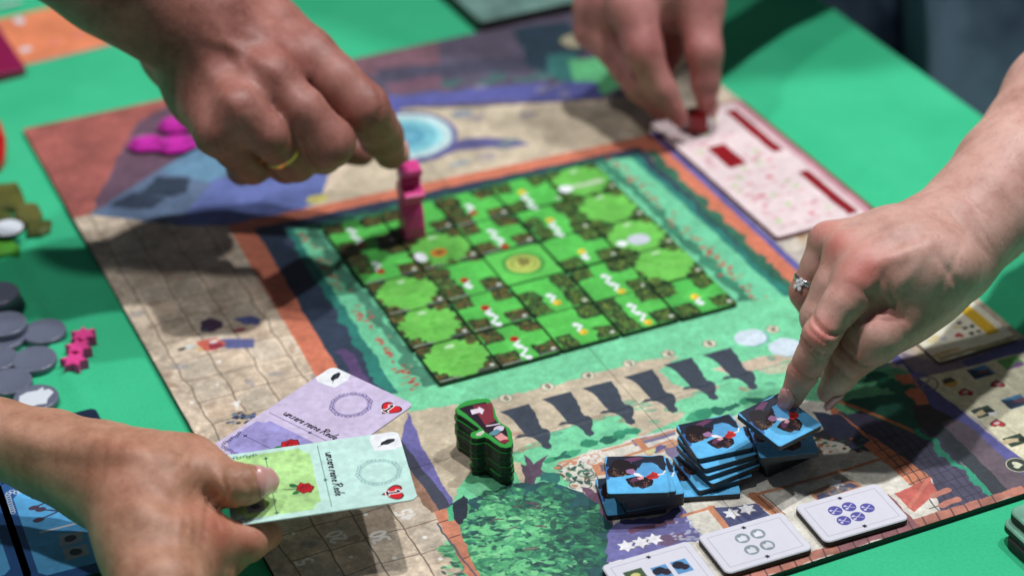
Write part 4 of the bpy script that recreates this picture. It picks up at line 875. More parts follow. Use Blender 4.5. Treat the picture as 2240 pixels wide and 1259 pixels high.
# magenta gems on the painted roof
def gem(px, py, r_, h_, lab):
    P_ = U(px, py, h_ * .5); V = []; Fc = []; n = 8
    for rr_, z in ((.62, 0), (1.0, .38), (.72, .82), (.28, 1.0)):
        for k in range(n): a = 2 * math.pi * (k + .3 * rr_) / n; V.append((r_ * rr_ * math.cos(a) * 1.15, r_ * rr_ * math.sin(a) * .85, h_ * z))
    for j in range(3):
        for k in range(n): Fc.append((j * n + k, j * n + (k + 1) % n, (j + 1) * n + (k + 1) % n, (j + 1) * n + k))
    Fc.append(tuple(range(3 * n, 4 * n))); Fc.append(tuple(range(n - 1, -1, -1)))
    o = mesh_obj('gem', V, Fc, [M_gem]); o.location = (P_[0], P_[1], .003); o.rotation_euler = (0, 0, r_ * 9); tag(o, lab, 'gem', 'magenta gems on the painted roof')
M_gem = plain('magenta_glass', (206, 50, 176), .12, .7, var=.45, scale=2.5, coat=.6)
gem(322, 312, .32, .20, 'faceted magenta gem at the left of the three'); gem(386, 314, .34, .22, 'faceted magenta gem at the right, half behind the hand'); gem(384, 272, .3, .22, 'faceted magenta gem at the back of the three')
# red cube under the far hand
P_ = U(1524, 283, .10)
o = prism('red_cube', [(-.16, -.17), (.16, -.17), (.16, .17), (-.16, .17)], .34, [M_red, M_red], .03, 0); o.location = (P_[0], P_[1], .12); o.rotation_euler = (0, 0, -.35); tag(o, 'small red cube pinched by the far hand', 'cube')
# pink standing figure in the maze: a flat wooden shape seen nearly edge on
fig = [(-.24, 0), (.26, 0), (.25, .2), (.2, .42), (.12, .6), (.16, .68), (.34, .76), (.36, .86), (.2, .9), (.08, .92), (.07, .98), (.18, 1.02), (.1, 1.06), (.16, 1.1), (.24, 1.16), (.22, 1.25), (-.14, 1.25), (-.17, 1.12), (-.1, .98), (-.12, .9), (-.24, .86), (-.26, .72), (-.14, .62), (-.17, .42), (-.2, .2)]
w_ = .17; V = [(s_, -w_, z) for s_, z in fig] + [(s_, w_, z) for s_, z in fig]; n = len(fig)
Fc = [tuple(range(n)), tuple(range(2 * n - 1, n - 1, -1))] + [(i, i + n, (i + 1) % n + n, (i + 1) % n) for i in range(n)]
o = mesh_obj('standing_figure', V, Fc, [M_pink]); P_ = U(905, 512, .08); o.location = (P_[0], P_[1] + .08, .078)
md = o.modifiers.new('soft_edge', 'BEVEL'); md.width = .045 * S; md.segments = 3
o.rotation_euler = (0, 0, math.radians(-97)); tag(o, 'pink wooden figure standing in the maze under the fingertip', 'figure')
# ================================================================ pile of figure-shaped tokens
OUT = [(140, 600), (180, 560), (232, 532), (320, 515), (410, 510), (440, 520), (455, 550), (480, 600), (490, 650), (520, 710), (560, 735), (602, 760), (628, 800), (632, 850), (640, 890), (622, 925), (580, 936), (530, 928), (470, 890), (430, 858), (390, 842), (330, 856), (285, 850), (268, 830), (280, 802), (330, 786), (350, 770), (300, 735), (245, 695), (200, 665), (160, 645)]
ZT = .66; Wt = [U(960 + x / 3.934, 740 + y / 3.934, ZT)[:2] for x, y in OUT]; ct = np.mean(Wt, 0)
loc = [tuple(w - ct) for w in Wt]
tp = lambda x, y: tuple(float(v) for v in (U(960 + x / 3.934, 740 + y / 3.934, ZT)[:2] - ct))
A = Canvas(-1.1, -1.1, 1.1, 1.1, 200, (52, 152, 66), seed=71, mapf=tp)
A.poly([(172, 600), (230, 575), (320, 555), (400, 540), (450, 620), (490, 700), (520, 735), (575, 760), (592, 800), (595, 880), (570, 905), (535, 898), (480, 850), (440, 820), (400, 800), (370, 770), (320, 720), (240, 650)], (40, 26, 40), wob=.01)
for k in range(12): A.line([(300 + k * 14, 570 - k * 2), (400 + k * 7, 740 - k * 3)], .02, (128, 46, 60), wob=.01)
A.poly([(270, 610), (340, 595), (340, 580), (392, 608), (372, 650), (350, 632), (285, 650)], (226, 214, 228), wob=0)
A.poly([(318, 815), (380, 785), (400, 800), (360, 835), (325, 835)], (196, 200, 180), wob=.02)
A.line([(410, 750), (520, 730)], .03, (214, 200, 214)); A.ell((520, 770), .1, .05, (206, 196, 216), wob=.05); A.ell((490, 800), .08, .05, (90, 140, 150), wob=.04); A.poly([(490, 830), (560, 800), (590, 840), (585, 890), (530, 890)], (206, 140, 140), wob=.04)
A.ell((560, 880), .07, .04, (120, 40, 50), wob=.03)
img_tok = A.image('figure_token_print'); M_tokp = printed('figure_token_surface', img_tok, .35, .4)
ft = prism('figure_token', loc, .076, [M_tokp, M_tokenside], .005, 0, uvf=lambda x, y: ((x + 1.1) / 2.2, (y + 1.1) / 2.2))
ordn = ['lowest', 'second lowest', 'third lowest', 'fourth lowest', 'fourth highest', 'third highest', 'second highest', 'topmost, printed']
for k in range(8):
    o = ft if k == 7 else copy_of(ft, (0, 0, 0), 0)
    jx, jy, jr = (0, 0, 0) if k == 7 else (random.uniform(-.022, .022), random.uniform(-.022, .022), random.uniform(-.03, .03))
    o.location = (ct[0] + jx, ct[1] + jy, .004 + .082 * k); o.rotation_euler = (0, 0, jr)
    tag(o, f'{ordn[k]} person-shaped green token in the pile beside the silhouettes', 'token', 'pile of person-shaped tokens')
# pale green tiles at the lower right corner, each turned so that one corner points left
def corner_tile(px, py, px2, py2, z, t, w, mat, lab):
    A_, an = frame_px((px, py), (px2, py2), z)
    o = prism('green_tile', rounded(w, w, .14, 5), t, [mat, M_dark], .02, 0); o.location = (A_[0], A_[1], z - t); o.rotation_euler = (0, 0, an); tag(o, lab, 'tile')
M_pale = plain('pale_green_print', (112, 164, 142), .35, var=.2)
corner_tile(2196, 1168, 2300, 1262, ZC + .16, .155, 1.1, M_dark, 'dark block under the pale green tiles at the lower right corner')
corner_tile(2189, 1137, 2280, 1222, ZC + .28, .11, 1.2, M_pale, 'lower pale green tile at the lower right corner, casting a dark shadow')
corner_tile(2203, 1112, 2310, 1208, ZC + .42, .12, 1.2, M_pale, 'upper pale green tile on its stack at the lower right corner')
# ================================================================ hands: rounded bones blended into one continuous skin
LIFT = 0.0
def UB(px, py, z):
    return U(px, py, z + LIFT * min(1.0, max(0.0, z - 1.65)))
class Body:
    def __init__(s): s.groups = []          # group 0 is the palm and arm; the others are fingers
    def caps(s, pts, k):                    # pts: (px, py, z, r in px)
        out = []
        Q = [(UB(a[0], a[1], a[2]), a[3] * depth(UB(a[0], a[1], a[2])) / F_PX) for a in pts]
        if len(Q) == 1: Q = Q * 2
        for (a, ra), (b_, rb) in zip(Q[:-1], Q[1:]): out.append((a, ra, b_, rb, k))
        return out
    def palm(s, *chains, k=.28):
        s.groups.append((sum([s.caps(c, k) for c in chains], []), 0))
    def finger(s, pts, k=.10, kp=.20): s.groups.append((s.caps(pts, k), kp))
    @staticmethod
    def prim(P, c):
        a, ra, b_, rb, k = c; ba = b_ - a; L = float(ba @ ba) + 1e-9
        q = P - a.astype(np.float32); t = np.clip((q @ ba.astype(np.float32)) / L, 0, 1)
        q -= t[..., None] * ba.astype(np.float32)
        t2 = t * t * (3 - 2 * t) * .4 + t * .6
        return np.sqrt((q * q).sum(-1)) - (ra + (rb - ra) * t2)
    @staticmethod
    def smin(a, b_, k):
        if k <= 0: return np.minimum(a, b_)
        h = np.maximum(k - np.abs(a - b_), 0) / k; return np.minimum(a, b_) - h * h * k * .25
    def sdf(s, P):
        P = np.asarray(P, np.float32); pal = None; res = None
        for g, (cs, kp) in enumerate(s.groups):
            f = None
            for c in cs:
                d = s.prim(P, c); f = d if f is None else s.smin(f, d, c[4])
            if g == 0: pal = f; res = f
            else: res = s.smin(res, s.smin(f, pal, kp), .035)
        return res
    def build(s, vox):
        allc = [c for cs, _ in s.groups for c in cs]
        lo = np.min([np.minimum(c[0] - c[1], c[2] - c[3]) for c in allc], 0) - .3; hi = np.max([np.maximum(c[0] + c[1], c[2] + c[3]) for c in allc], 0) + .3
        N = np.ceil((hi - lo) / vox).astype(int) + 1
        ax = [(lo[i] + np.arange(N[i]) * vox).astype(np.float32) for i in range(3)]
        def field(cs):
            f = np.full(N, 3.0, np.float32)
            for c in cs:
                m = .22 + c[4] * .6; a = np.minimum(c[0] - c[1], c[2] - c[3]) - m; b_ = np.maximum(c[0] + c[1], c[2] + c[3]) + m
                # a capsule's box: max radius at both ends
                R_ = max(c[1], c[3]) + m; a = np.minimum(c[0], c[2]) - R_; b_ = np.maximum(c[0], c[2]) + R_
                i0 = np.clip(((a - lo) / vox).astype(int), 0, N); i1 = np.clip(((b_ - lo) / vox).astype(int) + 2, 0, N)
                sl = tuple(slice(i0[q], i1[q]) for q in range(3))
                P = np.stack(np.meshgrid(ax[0][sl[0]], ax[1][sl[1]], ax[2][sl[2]], indexing='ij'), -1)
                f[sl] = s.smin(f[sl], s.prim(P, c), c[4])
            return f
        pal = field(s.groups[0][0]); res = pal.copy()
        for cs, kp in s.groups[1:]:
            f = field(cs); f = s.smin(f, pal, kp); res = s.smin(res, f, .035); del f
        return surface_nets(res, lo, vox)
def surface_nets(Fv, lo, vox):
    N = Fv.shape; S_ = Fv < 0
    c = np.zeros((N[0] - 1, N[1] - 1, N[2] - 1), np.int8)
    for dx in (0, 1):
        for dy in (0, 1):
            for dz in (0, 1): c += S_[dx:N[0] - 1 + dx, dy:N[1] - 1 + dy, dz:N[2] - 1 + dz]
    I = np.argwhere((c > 0) & (c < 8)); ids = np.full(c.shape, -1, np.int32); ids[tuple(I.T)] = np.arange(len(I))
    acc = np.zeros((len(I), 3)); cnt = np.zeros(len(I))
    cor = [(x, y, z) for x in (0, 1) for y in (0, 1) for z in (0, 1)]
    val = {q: Fv[I[:, 0] + q[0], I[:, 1] + q[1], I[:, 2] + q[2]] for q in cor}
    for q in cor:
        for d in range(3):
            if q[d]: continue
            p = list(q); p[d] = 1; p = tuple(p); a, b_ = val[q], val[p]; m = (a < 0) != (b_ < 0)
            t = np.where(m, a / (a - b_ + 1e-12), 0)
            pos = np.array(q, float)[None] + t[:, None] * np.eye(3)[d][None]
            acc[m] += pos[m]; cnt[m] += 1
    V = lo + (I + acc / cnt[:, None]) * vox
    Fc = []
    for d in range(3):
        sl0 = [slice(1, n - 1) for n in N]; sl0[d] = slice(0, N[d] - 1); sl1 = list(sl0); sl1[d] = slice(1, N[d])
        a, b_ = S_[tuple(sl0)], S_[tuple(sl1)]; E = np.argwhere(a != b_); off = np.array([1, 1, 1]); off[d] = 0; E = E + off
        u, v = [(1, 2), (2, 0), (0, 1)][d]; eu = np.eye(3, dtype=int)[u]; ev = np.eye(3, dtype=int)[v]
        g = lambda X_: ids[tuple(X_.T)]
        q = np.stack([g(E), g(E - eu), g(E - eu - ev), g(E - ev)], 1)
        ins = S_[tuple(E.T)]
        q[~ins] = q[~ins][:, ::-1]
        Fc.append(q)
    Fc = np.vstack(Fc); Fc = Fc[(Fc >= 0).all(1)]
    E = np.vstack([Fc[:, [0, 1]], Fc[:, [1, 2]], Fc[:, [2, 3]], Fc[:, [3, 0]]])
    for it in range(4):
        sm = np.zeros_like(V); n = np.zeros(len(V)); 
        for k in range(3):
            sm[:, k] = np.bincount(E[:, 0], V[E[:, 1], k], len(V)) + np.bincount(E[:, 1], V[E[:, 0], k], len(V))
        n = np.bincount(E[:, 0], minlength=len(V)) + np.bincount(E[:, 1], minlength=len(V))
        V = V * .4 + .6 * sm / n[:, None]
    return V, Fc
def np_mesh(name, V, Fc, mat, parent):
    me = bpy.data.meshes.new(name); me.vertices.add(len(V)); me.vertices.foreach_set('co', V.astype(np.float32).ravel())
    me.loops.add(Fc.size); me.loops.foreach_set('vertex_index', Fc.astype(np.int32).ravel())
    me.polygons.add(len(Fc)); me.polygons.foreach_set('loop_start', np.arange(len(Fc), dtype=np.int32) * 4); me.polygons.foreach_set('loop_total', np.full(len(Fc), 4, np.int32))
    me.polygons.foreach_set('use_smooth', np.ones(len(Fc), bool)); me.update(calc_edges=True); me.validate(); me.materials.append(mat)
    o = bpy.data.objects.new(name, me); C.objects.link(o); o.parent = parent; return o
def skin(name, base, deep, light, freck=0.0, rough=.5):
    m, nt, b = nodemat(name, rough, .36)
    at = nt.nodes.new('ShaderNodeAttribute'); at.attribute_name = 'redness'
    n1 = noise_node(nt, 1.3, 8, .75); r = nt.nodes.new('ShaderNodeValToRGB')
    r.color_ramp.elements[0].position = .32; r.color_ramp.elements[1].position = .68
    r.color_ramp.elements[0].color = lin(deep) + (1,); r.color_ramp.elements[1].color = lin(light) + (1,); e = r.color_ramp.elements.new(.5); e.color = lin(base) + (1,)
    nt.links.new(n1.outputs['Fac'], r.inputs['Fac'])
    mx = nt.nodes.new('ShaderNodeMix'); mx.data_type = 'RGBA'; nt.links.new(at.outputs['Fac'], mx.inputs[0]); nt.links.new(r.outputs['Color'], mx.inputs[6])
    mx.inputs[7].default_value = lin((min(255, base[0] * .98), base[1] * .62, base[2] * .62)) + (1,)
    n3 = noise_node(nt, 6, 2); r3 = nt.nodes.new('ShaderNodeValToRGB'); r3.color_ramp.elements[0].position = .66; r3.color_ramp.elements[1].position = .74
    r3.color_ramp.elements[0].color = (0, 0, 0, 1); r3.color_ramp.elements[1].color = (freck,) * 3 + (1,)
    nt.links.new(n3.outputs['Fac'], r3.inputs['Fac'])
    m2 = nt.nodes.new('ShaderNodeMix'); m2.data_type = 'RGBA'; nt.links.new(r3.outputs['Color'], m2.inputs[0]); nt.links.new(mx.outputs[2], m2.inputs[6])
    m2.inputs[7].default_value = lin((base[0] * .72, base[1] * .52, base[2] * .42)) + (1,)
    nt.links.new(m2.outputs[2], b.inputs['Base Color'])
    b.inputs['Subsurface Weight'].default_value = .22; b.inputs['Subsurface Radius'].default_value = (.0035, .0012, .0006); b.inputs['Subsurface Scale'].default_value = 1.0
    # fine skin relief: cells, soft lumps and long creases
    tc = nt.nodes.new('ShaderNodeTexCoord'); vo = nt.nodes.new('ShaderNodeTexVoronoi'); vo.inputs['Scale'].default_value = 26 / S; vo.feature = 'DISTANCE_TO_EDGE'
    nt.links.new(tc.outputs['Object'], vo.inputs['Vector'])
    n4 = noise_node(nt, 7, 5, .6); ma = nt.nodes.new('ShaderNodeMath'); ma.operation = 'MULTIPLY_ADD'; ma.inputs[1].default_value = .16
    nt.links.new(vo.outputs['Distance'], ma.inputs[0]); nt.links.new(n4.outputs['Fac'], ma.inputs[2])
    bp = nt.nodes.new('ShaderNodeBump'); bp.inputs['Strength'].default_value = .34; bp.inputs['Distance'].default_value = .0007
    nt.links.new(ma.outputs[0], bp.inputs['Height']); nt.links.new(bp.outputs['Normal'], b.inputs['Normal'])
    return m
def normals(V, Fc):
    n = np.cross(V[Fc[:, 2]] - V[Fc[:, 0]], V[Fc[:, 3]] - V[Fc[:, 1]]); N = np.zeros_like(V)
    for k in range(3):
        for j in range(4): N[:, k] += np.bincount(Fc[:, j], n[:, k], len(V))
    return N / (np.linalg.norm(N, axis=1)[:, None] + 1e-12)
def pxr(px, py, z, r): P = UB(px, py, z); return P, r * depth(P) / F_PX
def make_hand(body, vox, mat, parent, creases=(), spots=(), dents=(), name='hand'):
    V, Fc = body.build(vox); N = normals(V, Fc)
    D = np.zeros(len(V))
    # broad unevenness of the flesh
    ph = V * 2.1; D += .012 * np.sin(ph[:, 0] * 1.7 + np.sin(ph[:, 1] * 2.3)) * np.sin(ph[:, 1] * 1.3 + ph[:, 2] * 2.1)
    for (x, y, z, x2, y2, z2, rad, n, sp, amp) in creases:       # short folds across a joint, at right angles to the bone
        P, _ = pxr(x, y, z, 1); P2, _ = pxr(x2, y2, z2, 1); axd = (P2 - P) / np.linalg.norm(P2 - P)
        q = V - P; t = q @ axd; d = np.linalg.norm(q, axis=1); w = np.exp(-(d / rad) ** 4)
        side = np.sin(q @ np.array([5.1, 3.3, 4.2])) * .022 + np.sin(q @ np.array([-9.0, 7.1, 6.0])) * .012
        for k in range(n):
            c = (k - (n - 1) / 2) * sp; D -= w * amp * (.6 + .4 * math.cos(k * 1.9)) * np.exp(-((t + side * (1 + .3 * k) - c) / (sp * .26)) ** 2)
        D += w * amp * .35 * np.exp(-(t / (sp * n * .7)) ** 2)
    for (x, y, z, x2, y2, z2, w_, amp) in dents:                # long grooves (amp < 0) or cords (amp > 0) under the skin
        P, _ = pxr(x, y, z, 1); P2, _ = pxr(x2, y2, z2, 1); ba = P2 - P; cam_d = (CPOS - P) / np.linalg.norm(CPOS - P)
        e1 = ba - (ba @ cam_d) * cam_d; L = np.linalg.norm(e1); e1 /= L; e2 = np.cross(cam_d, e1)
        q = V - P; a_ = q @ e1; b_ = q @ e2 + .05 * np.sin(a_ * 2.6 + x)
        w = np.exp(-(b_ / w_) ** 2) / (1 + np.exp(-(a_) / .12)) / (1 + np.exp((a_ - L) / .12))
        face = np.clip(N @ cam_d, 0, 1); D += amp * w * face
    V = V + N * D[:, None]
    o = np_mesh(name, V, Fc, mat, parent)
    red = np.zeros(len(V))
    for (x, y, z, r, s_) in spots:
        P, rr = pxr(x, y, z, r); red = np.maximum(red, s_ * np.exp(-(np.linalg.norm(V - P, axis=1) / rr) ** 2))
    at = o.data.attributes.new('redness', 'FLOAT', 'POINT'); at.data.foreach_set('value', red.astype(np.float32))
    return o
def nail(body, a, b_, nd, length, width, back, mat, parent, over=.0, rmin=.1):
    """plate on the finger whose last bone runs from a to b_ (photo x, y, z); nd: direction of its outer side"""
    A_, B_ = UB(*a), UB(*b_); axd = (B_ - A_) / np.linalg.norm(B_ - A_); nd = np.array(nd, float); nd -= (nd @ axd) * axd; nd /= np.linalg.norm(nd); bd_ = np.cross(axd, nd)
    nu, nv = 13, 15; V = []; c0 = B_ - axd * back
    for j in range(nv):
        v = j / (nv - 1)
        for i in range(nu):
            u = -1 + 2 * i / (nu - 1); e = 1 - .30 * abs(2 * v - 1) ** 6 - (.10 if v > .5 else 0) * (v - .5)
            th = u * width * e
            vv = v + (-.12 * u * u if v > .5 else .14 * u * u) * abs(2 * v - 1) ** 2
            dr = nd * math.cos(th) + bd_ * math.sin(th); c = c0 + axd * vv * length
            ts = np.linspace(.02, 1.2, 120); Pp = c + ts[:, None] * dr; f = body.sdf(Pp); inside = np.where(f < 0)[0]
            t = ts[inside[-1]] if len(inside) and f[0] < 0 else 0
            V.append([c, dr, t])
    T_ = np.array([v[2] for v in V]).reshape(nv, nu)
    for j in range(nv):
        for i in range(nu):
            lim = max(rmin, T_[max(0, min(j, nv // 2)), i])
            if T_[j, i] < lim * .86: T_[j, i] = lim * .86
    for _ in range(3): T_[1:-1] = (T_[:-2] + T_[1:-1] * 2 + T_[2:]) / 4
    ed_ = [min(1, min(j, nv - 1 - j) / 2.5, min(i, nu - 1 - i) / 1.5) for j in range(nv) for i in range(nu)]
    top = [v[0] + v[1] * (t + .012 + .040 * e_) for v, t, e_ in zip(V, T_.ravel(), ed_)]; bot = [v[0] + v[1] * (t - .03) for v, t in zip(V, T_.ravel())]
    n = len(top); Fc = []
    for j in range(nv - 1):
        for i in range(nu - 1):
            q = (j * nu + i, j * nu + i + 1, (j + 1) * nu + i + 1, (j + 1) * nu + i); Fc.append(q); Fc.append(tuple(n + x for x in reversed(q)))
    rim = [(0, i) for i in range(nu)] + [(j, nu - 1) for j in range(1, nv)] + [(nv - 1, i) for i in range(nu - 2, -1, -1)] + [(j, 0) for j in range(nv - 2, 0, -1)]
    ri = [j * nu + i for j, i in rim]
    for k in range(len(ri)): Fc.append((ri[k], n + ri[k], n + ri[(k + 1) % len(ri)], ri[(k + 1) % len(ri)]))
    o = mesh_obj('fingernail', top + bot, Fc, [mat], parent, smooth=True); return o
def band(name, a, b_, t, radius, height, thick, mat, parent, body=None):
    """finger ring round the bone a-b_ at fraction t"""
    A_, B_ = UB(*a), UB(*b_); axd = (B_ - A_) / np.linalg.norm(B_ - A_); c = A_ + (B_ - A_) * t; e1 = np.cross(axd, [0, 0, 1]); e1 /= np.linalg.norm(e1); e2 = np.cross(axd, e1)
    V = []; Fc = []; n = 48; prof = [(0, -.5), (.6, -.46), (1, -.2), (1, .2), (.6, .46), (0, .5)]; m = len(prof)
    for k in range(n):
        an = 2 * math.pi * k / n; d = e1 * math.cos(an) + e2 * math.sin(an)
        ts = np.linspace(.05, radius * 1.3, 60); f = body.sdf(c + ts[:, None] * d); ins = np.where(f < 0)[0]
        rr = min(ts[ins[-1]], radius * 1.12) if len(ins) else radius
        for r_, h_ in prof: V.append(c + d * (rr + thick * (r_ - .1)) + axd * height * h_)
    for k in range(n):
        for j in range(m): Fc.append((k * m + j, k * m + (j + 1) % m, ((k + 1) % n) * m + (j + 1) % m, ((k + 1) % n) * m + j))
    return mesh_obj(name, V, Fc, [mat], parent, smooth=True), c, axd, e1, e2
CAMD = CM @ np.array([0, 0, 1.0]); UPS = CM @ np.array([0, 1.0, 0]); RTS = CM @ np.array([1.0, 0, 0])
M_skinR = skin('fair_skin', (196, 152, 140), (170, 126, 114), (212, 172, 160), .25)
M_skinL = skin('ruddy_skin', (150, 98, 88), (116, 70, 62), (170, 118, 108), .25)
M_skinF = skin('pink_skin', (172, 114, 110), (140, 86, 84), (190, 132, 126), .0)
M_skinB = skin('tan_skin', (180, 132, 108), (148, 102, 80), (202, 156, 132), .25)
M_nail = plain('nail', (206, 150, 144), .26, .5, var=.05, coat=.3); M_nailp = plain('painted_nail', (206, 150, 150), .2, .5, var=.05, coat=.5)
M_gold = plain('gold', (206, 160, 96), .32, metal=1.0, var=.05); M_silver = plain('silver', (220, 220, 224), .15, metal=1.0, var=.04)
M_gemc = plain('clear_stone', (232, 236, 240), .05, .8, var=.03, coat=1.0)
def P3(p): return p[:3]
LIFT = 0.0
# ---- right-hand player: hand with a stone-set ring, holding a tile
h = Body()
IM, IP, ID, IT = (1888, 594, 2.65, 51), (1793, 737, 2.05, 39), (1756, 814, 1.5, 32), (1732, 869, 1.08, 26)
MM, MP = (1848, 550, 2.7, 45), (1789, 696, 1.95, 39)
RM, RP = (1813, 526, 2.55, 40), (1761, 638, 1.85, 35)
h.palm([(2500, 40, 3.6, 132), (2330, 225, 3.1, 128), (2215, 382, 2.7, 119), (2150, 460, 2.5, 112), (2092, 530, 2.35, 112)],
       [(2085, 520, 2.4, 95), (1990, 560, 2.6, 70), IM], [(2080, 500, 2.4, 80), (1960, 530, 2.7, 62), MM], [(2070, 492, 2.4, 66), (1940, 514, 2.6, 48), RM],
       [(2060, 500, 2.2, 60), (1800, 524, 2.25, 28)], [(2080, 590, 2.2, 78), (2020, 640, 2.1, 72), (1960, 690, 1.95, 66)], [(2000, 600, 2.4, 92), (1930, 618, 2.42, 66)], [(2050, 590, 2.45, 90), (1960, 596, 2.55, 70)], k=.26)
h.groups[0][0].extend(h.caps([(2068, 430, 2.65, 36)], .16))
h.finger([IM, (1868, 626, 2.54, 51), (1842, 664, 2.38, 43), IP, (1774, 780, 1.75, 35), ID, IT], .09, .18)
h.finger([MM, (1820, 625, 2.35, 40), MP, (1805, 770, 1.5, 32), (1815, 820, 1.1, 24)], .09, .12)
h.finger([RM, (1788, 585, 2.2, 36), RP, (1790, 700, 1.45, 30), (1812, 740, 1.2, 26)], .09, .12)
h.finger([(1800, 524, 2.25, 28), (1775, 600, 1.8, 27), (1800, 660, 1.3, 24)], .09, .12)
h.finger([(1980, 680, 2.0, 70), (1912, 738, 1.85, 60), (1868, 778, 1.6, 44), (1837, 824, 1.3, 33), (1810, 858, 1.05, 25)], .10, .24)
pr = empty('person'); tag(pr, 'fair hand with a stone-set ring, reaching in from the right with a blue tile', 'hand')
make_hand(h, .042, M_skinR, pr,
    creases=[(1795, 738, 2.05, 1757, 812, 1.5, .46, 6, .075, .046), (1757, 814, 1.5, 1729, 868, 1.1, .34, 4, .065, .032), (1866, 786, 1.6, 1840, 826, 1.3, .42, 4, .075, .036)  , (1940, 650, 2.3, 1900, 710, 2.1, .25, 4, .1, .02)],
    spots=[(1890, 590, 2.9, 66, .7), (1795, 738, 2.2, 52, .7), (1830, 535, 2.9, 44, .6), (1808, 512, 2.7, 36, .55), (1757, 818, 1.6, 42, .6), (1729, 868, 1.1, 40, .6), (1870, 795, 1.7, 52, .6), (1928, 660, 2.4, 56, .5), (2000, 690, 2.2, 70, .3), (2190, 430, 2.7, 70, .25), (1768, 640, 1.9, 60, .4)],
    dents=[(2072, 420, 2.6, 2120, 446, 2.7, .03, -.07), (2116, 443, 2.7, 2147, 482, 2.7, .03, -.07), (2144, 476, 2.7, 2166, 522, 2.6, .03, -.06), (1925, 640, 2.6, 1912, 668, 2.4, .05, -.12), (1940, 640, 2.5, 1960, 690, 2.3, .035, -.05), (1955, 640, 2.5, 1985, 690, 2.3, .035, -.04), (1910, 575, 2.70, 2040, 520, 2.70, .12, .045), (1868, 540, 2.70, 2010, 488, 2.70, .10, .04), (1880, 568, 2.70, 2000, 520, 2.70, .12, -.02), (2075, 440, 2.70, 2160, 560, 2.60, .05, -.05), (2040, 560, 2.60, 2100, 640, 2.40, .05, -.03), (1925, 650, 2.30, 1938, 672, 2.20, .10, -.10), (1900, 640, 2.30, 1965, 690, 2.00, .06, -.05), (1880, 690, 1.90, 1935, 668, 1.90, .06, -.04), (2020, 560, 2.60, 1960, 620, 2.40, .09, .03), (2110, 500, 2.60, 2050, 690, 2.40, .05, -.02)])
nail(h, P3(ID), P3(IT), CAMD * .8 - RTS * .6, .50, .85, .20, M_nailp, pr, rmin=.10)
nail(h, (1836, 824, 1.3), (1810, 858, 1.05), CAMD * .45 + RTS * .8 - UPS * .1, .36, .8, .14, M_nailp, pr, rmin=.06)
rg, c_, axd, e1, e2 = band('ring', RM[:3], RP[:3], .80, .262, .07, .02, M_silver, pr, h)
fr = (CAMD - (CAMD @ axd) * axd) * .8 - RTS * .6; fr /= np.linalg.norm(fr); sd = np.cross(axd, fr)
for k in range(6):
    an = k * math.pi / 3; q = c_ + fr * .275 + (axd * math.cos(an) * 1.3 + sd * math.sin(an) * .7) * (.058 if k else 0)
    r_ = .036; V = []; 
    for rr_, zz in ((.5, -.5), (1, .1), (.62, .6)):
        for m in range(7): a2 = 2 * math.pi * m / 7 + k; V.append(q + (axd * math.cos(a2) + sd * math.sin(a2)) * r_ * rr_ + fr * r_ * zz)
    Fc = [(j * 7 + m, j * 7 + (m + 1) % 7, (j + 1) * 7 + (m + 1) % 7, (j + 1) * 7 + m) for j in range(2) for m in range(7)] + [tuple(range(14, 21)), tuple(range(6, -1, -1))]
    mesh_obj('stone', V, Fc, [M_gemc], rg)
# fine pale hairs on the forearm
ob = bpy.data.objects['hand']; co_ = np.empty(len(ob.data.vertices) * 3, np.float32); ob.data.vertices.foreach_get('co', co_); co_ = co_.reshape(-1, 3)
no_ = np.empty(len(ob.data.vertices) * 3, np.float32); ob.data.vertices.foreach_get('normal', no_); no_ = no_.reshape(-1, 3)
a0_, a1_ = U(2110, 500, 2.4), U(2330, 225, 3.1); ax_ = (a1_ - a0_) / np.linalg.norm(a1_ - a0_)
cand = np.where(((co_ - a0_) @ ax_ > .1) & (no_ @ CAMD > .15))[0]; V = []; Fc = []
for i in rng.choice(cand, 420):
    p = co_[i] - no_[i] * .01; d = -ax_ * .8 + rng.normal(0, .35, 3) + no_[i] * .35; d -= .4 * (d @ no_[i]) * no_[i]; d /= np.linalg.norm(d); L_ = .07 + .09 * rng.random(); s_ = np.cross(d, no_[i]); s_ /= np.linalg.norm(s_)
    b0 = len(V); m_ = p + d * L_ * .5 + no_[i] * .03; V += [p - s_ * .0016, p + s_ * .0016, p + no_[i] * .003, m_ - s_ * .0012, m_ + s_ * .0012, m_ + no_[i] * .002, p + d * L_ + no_[i] * .02]
    for a_, b_ in ((0, 1), (1, 2), (2, 0)): Fc += [(b0 + a_, b0 + b_, b0 + 3 + b_, b0 + 3 + a_), (b0 + 3 + a_, b0 + 3 + b_, b0 + 6)]
o = mesh_obj('arm_hair', V, Fc, [plain('pale_hair', (226, 196, 150), .3)], pr); o['kind'] = 'stuff'
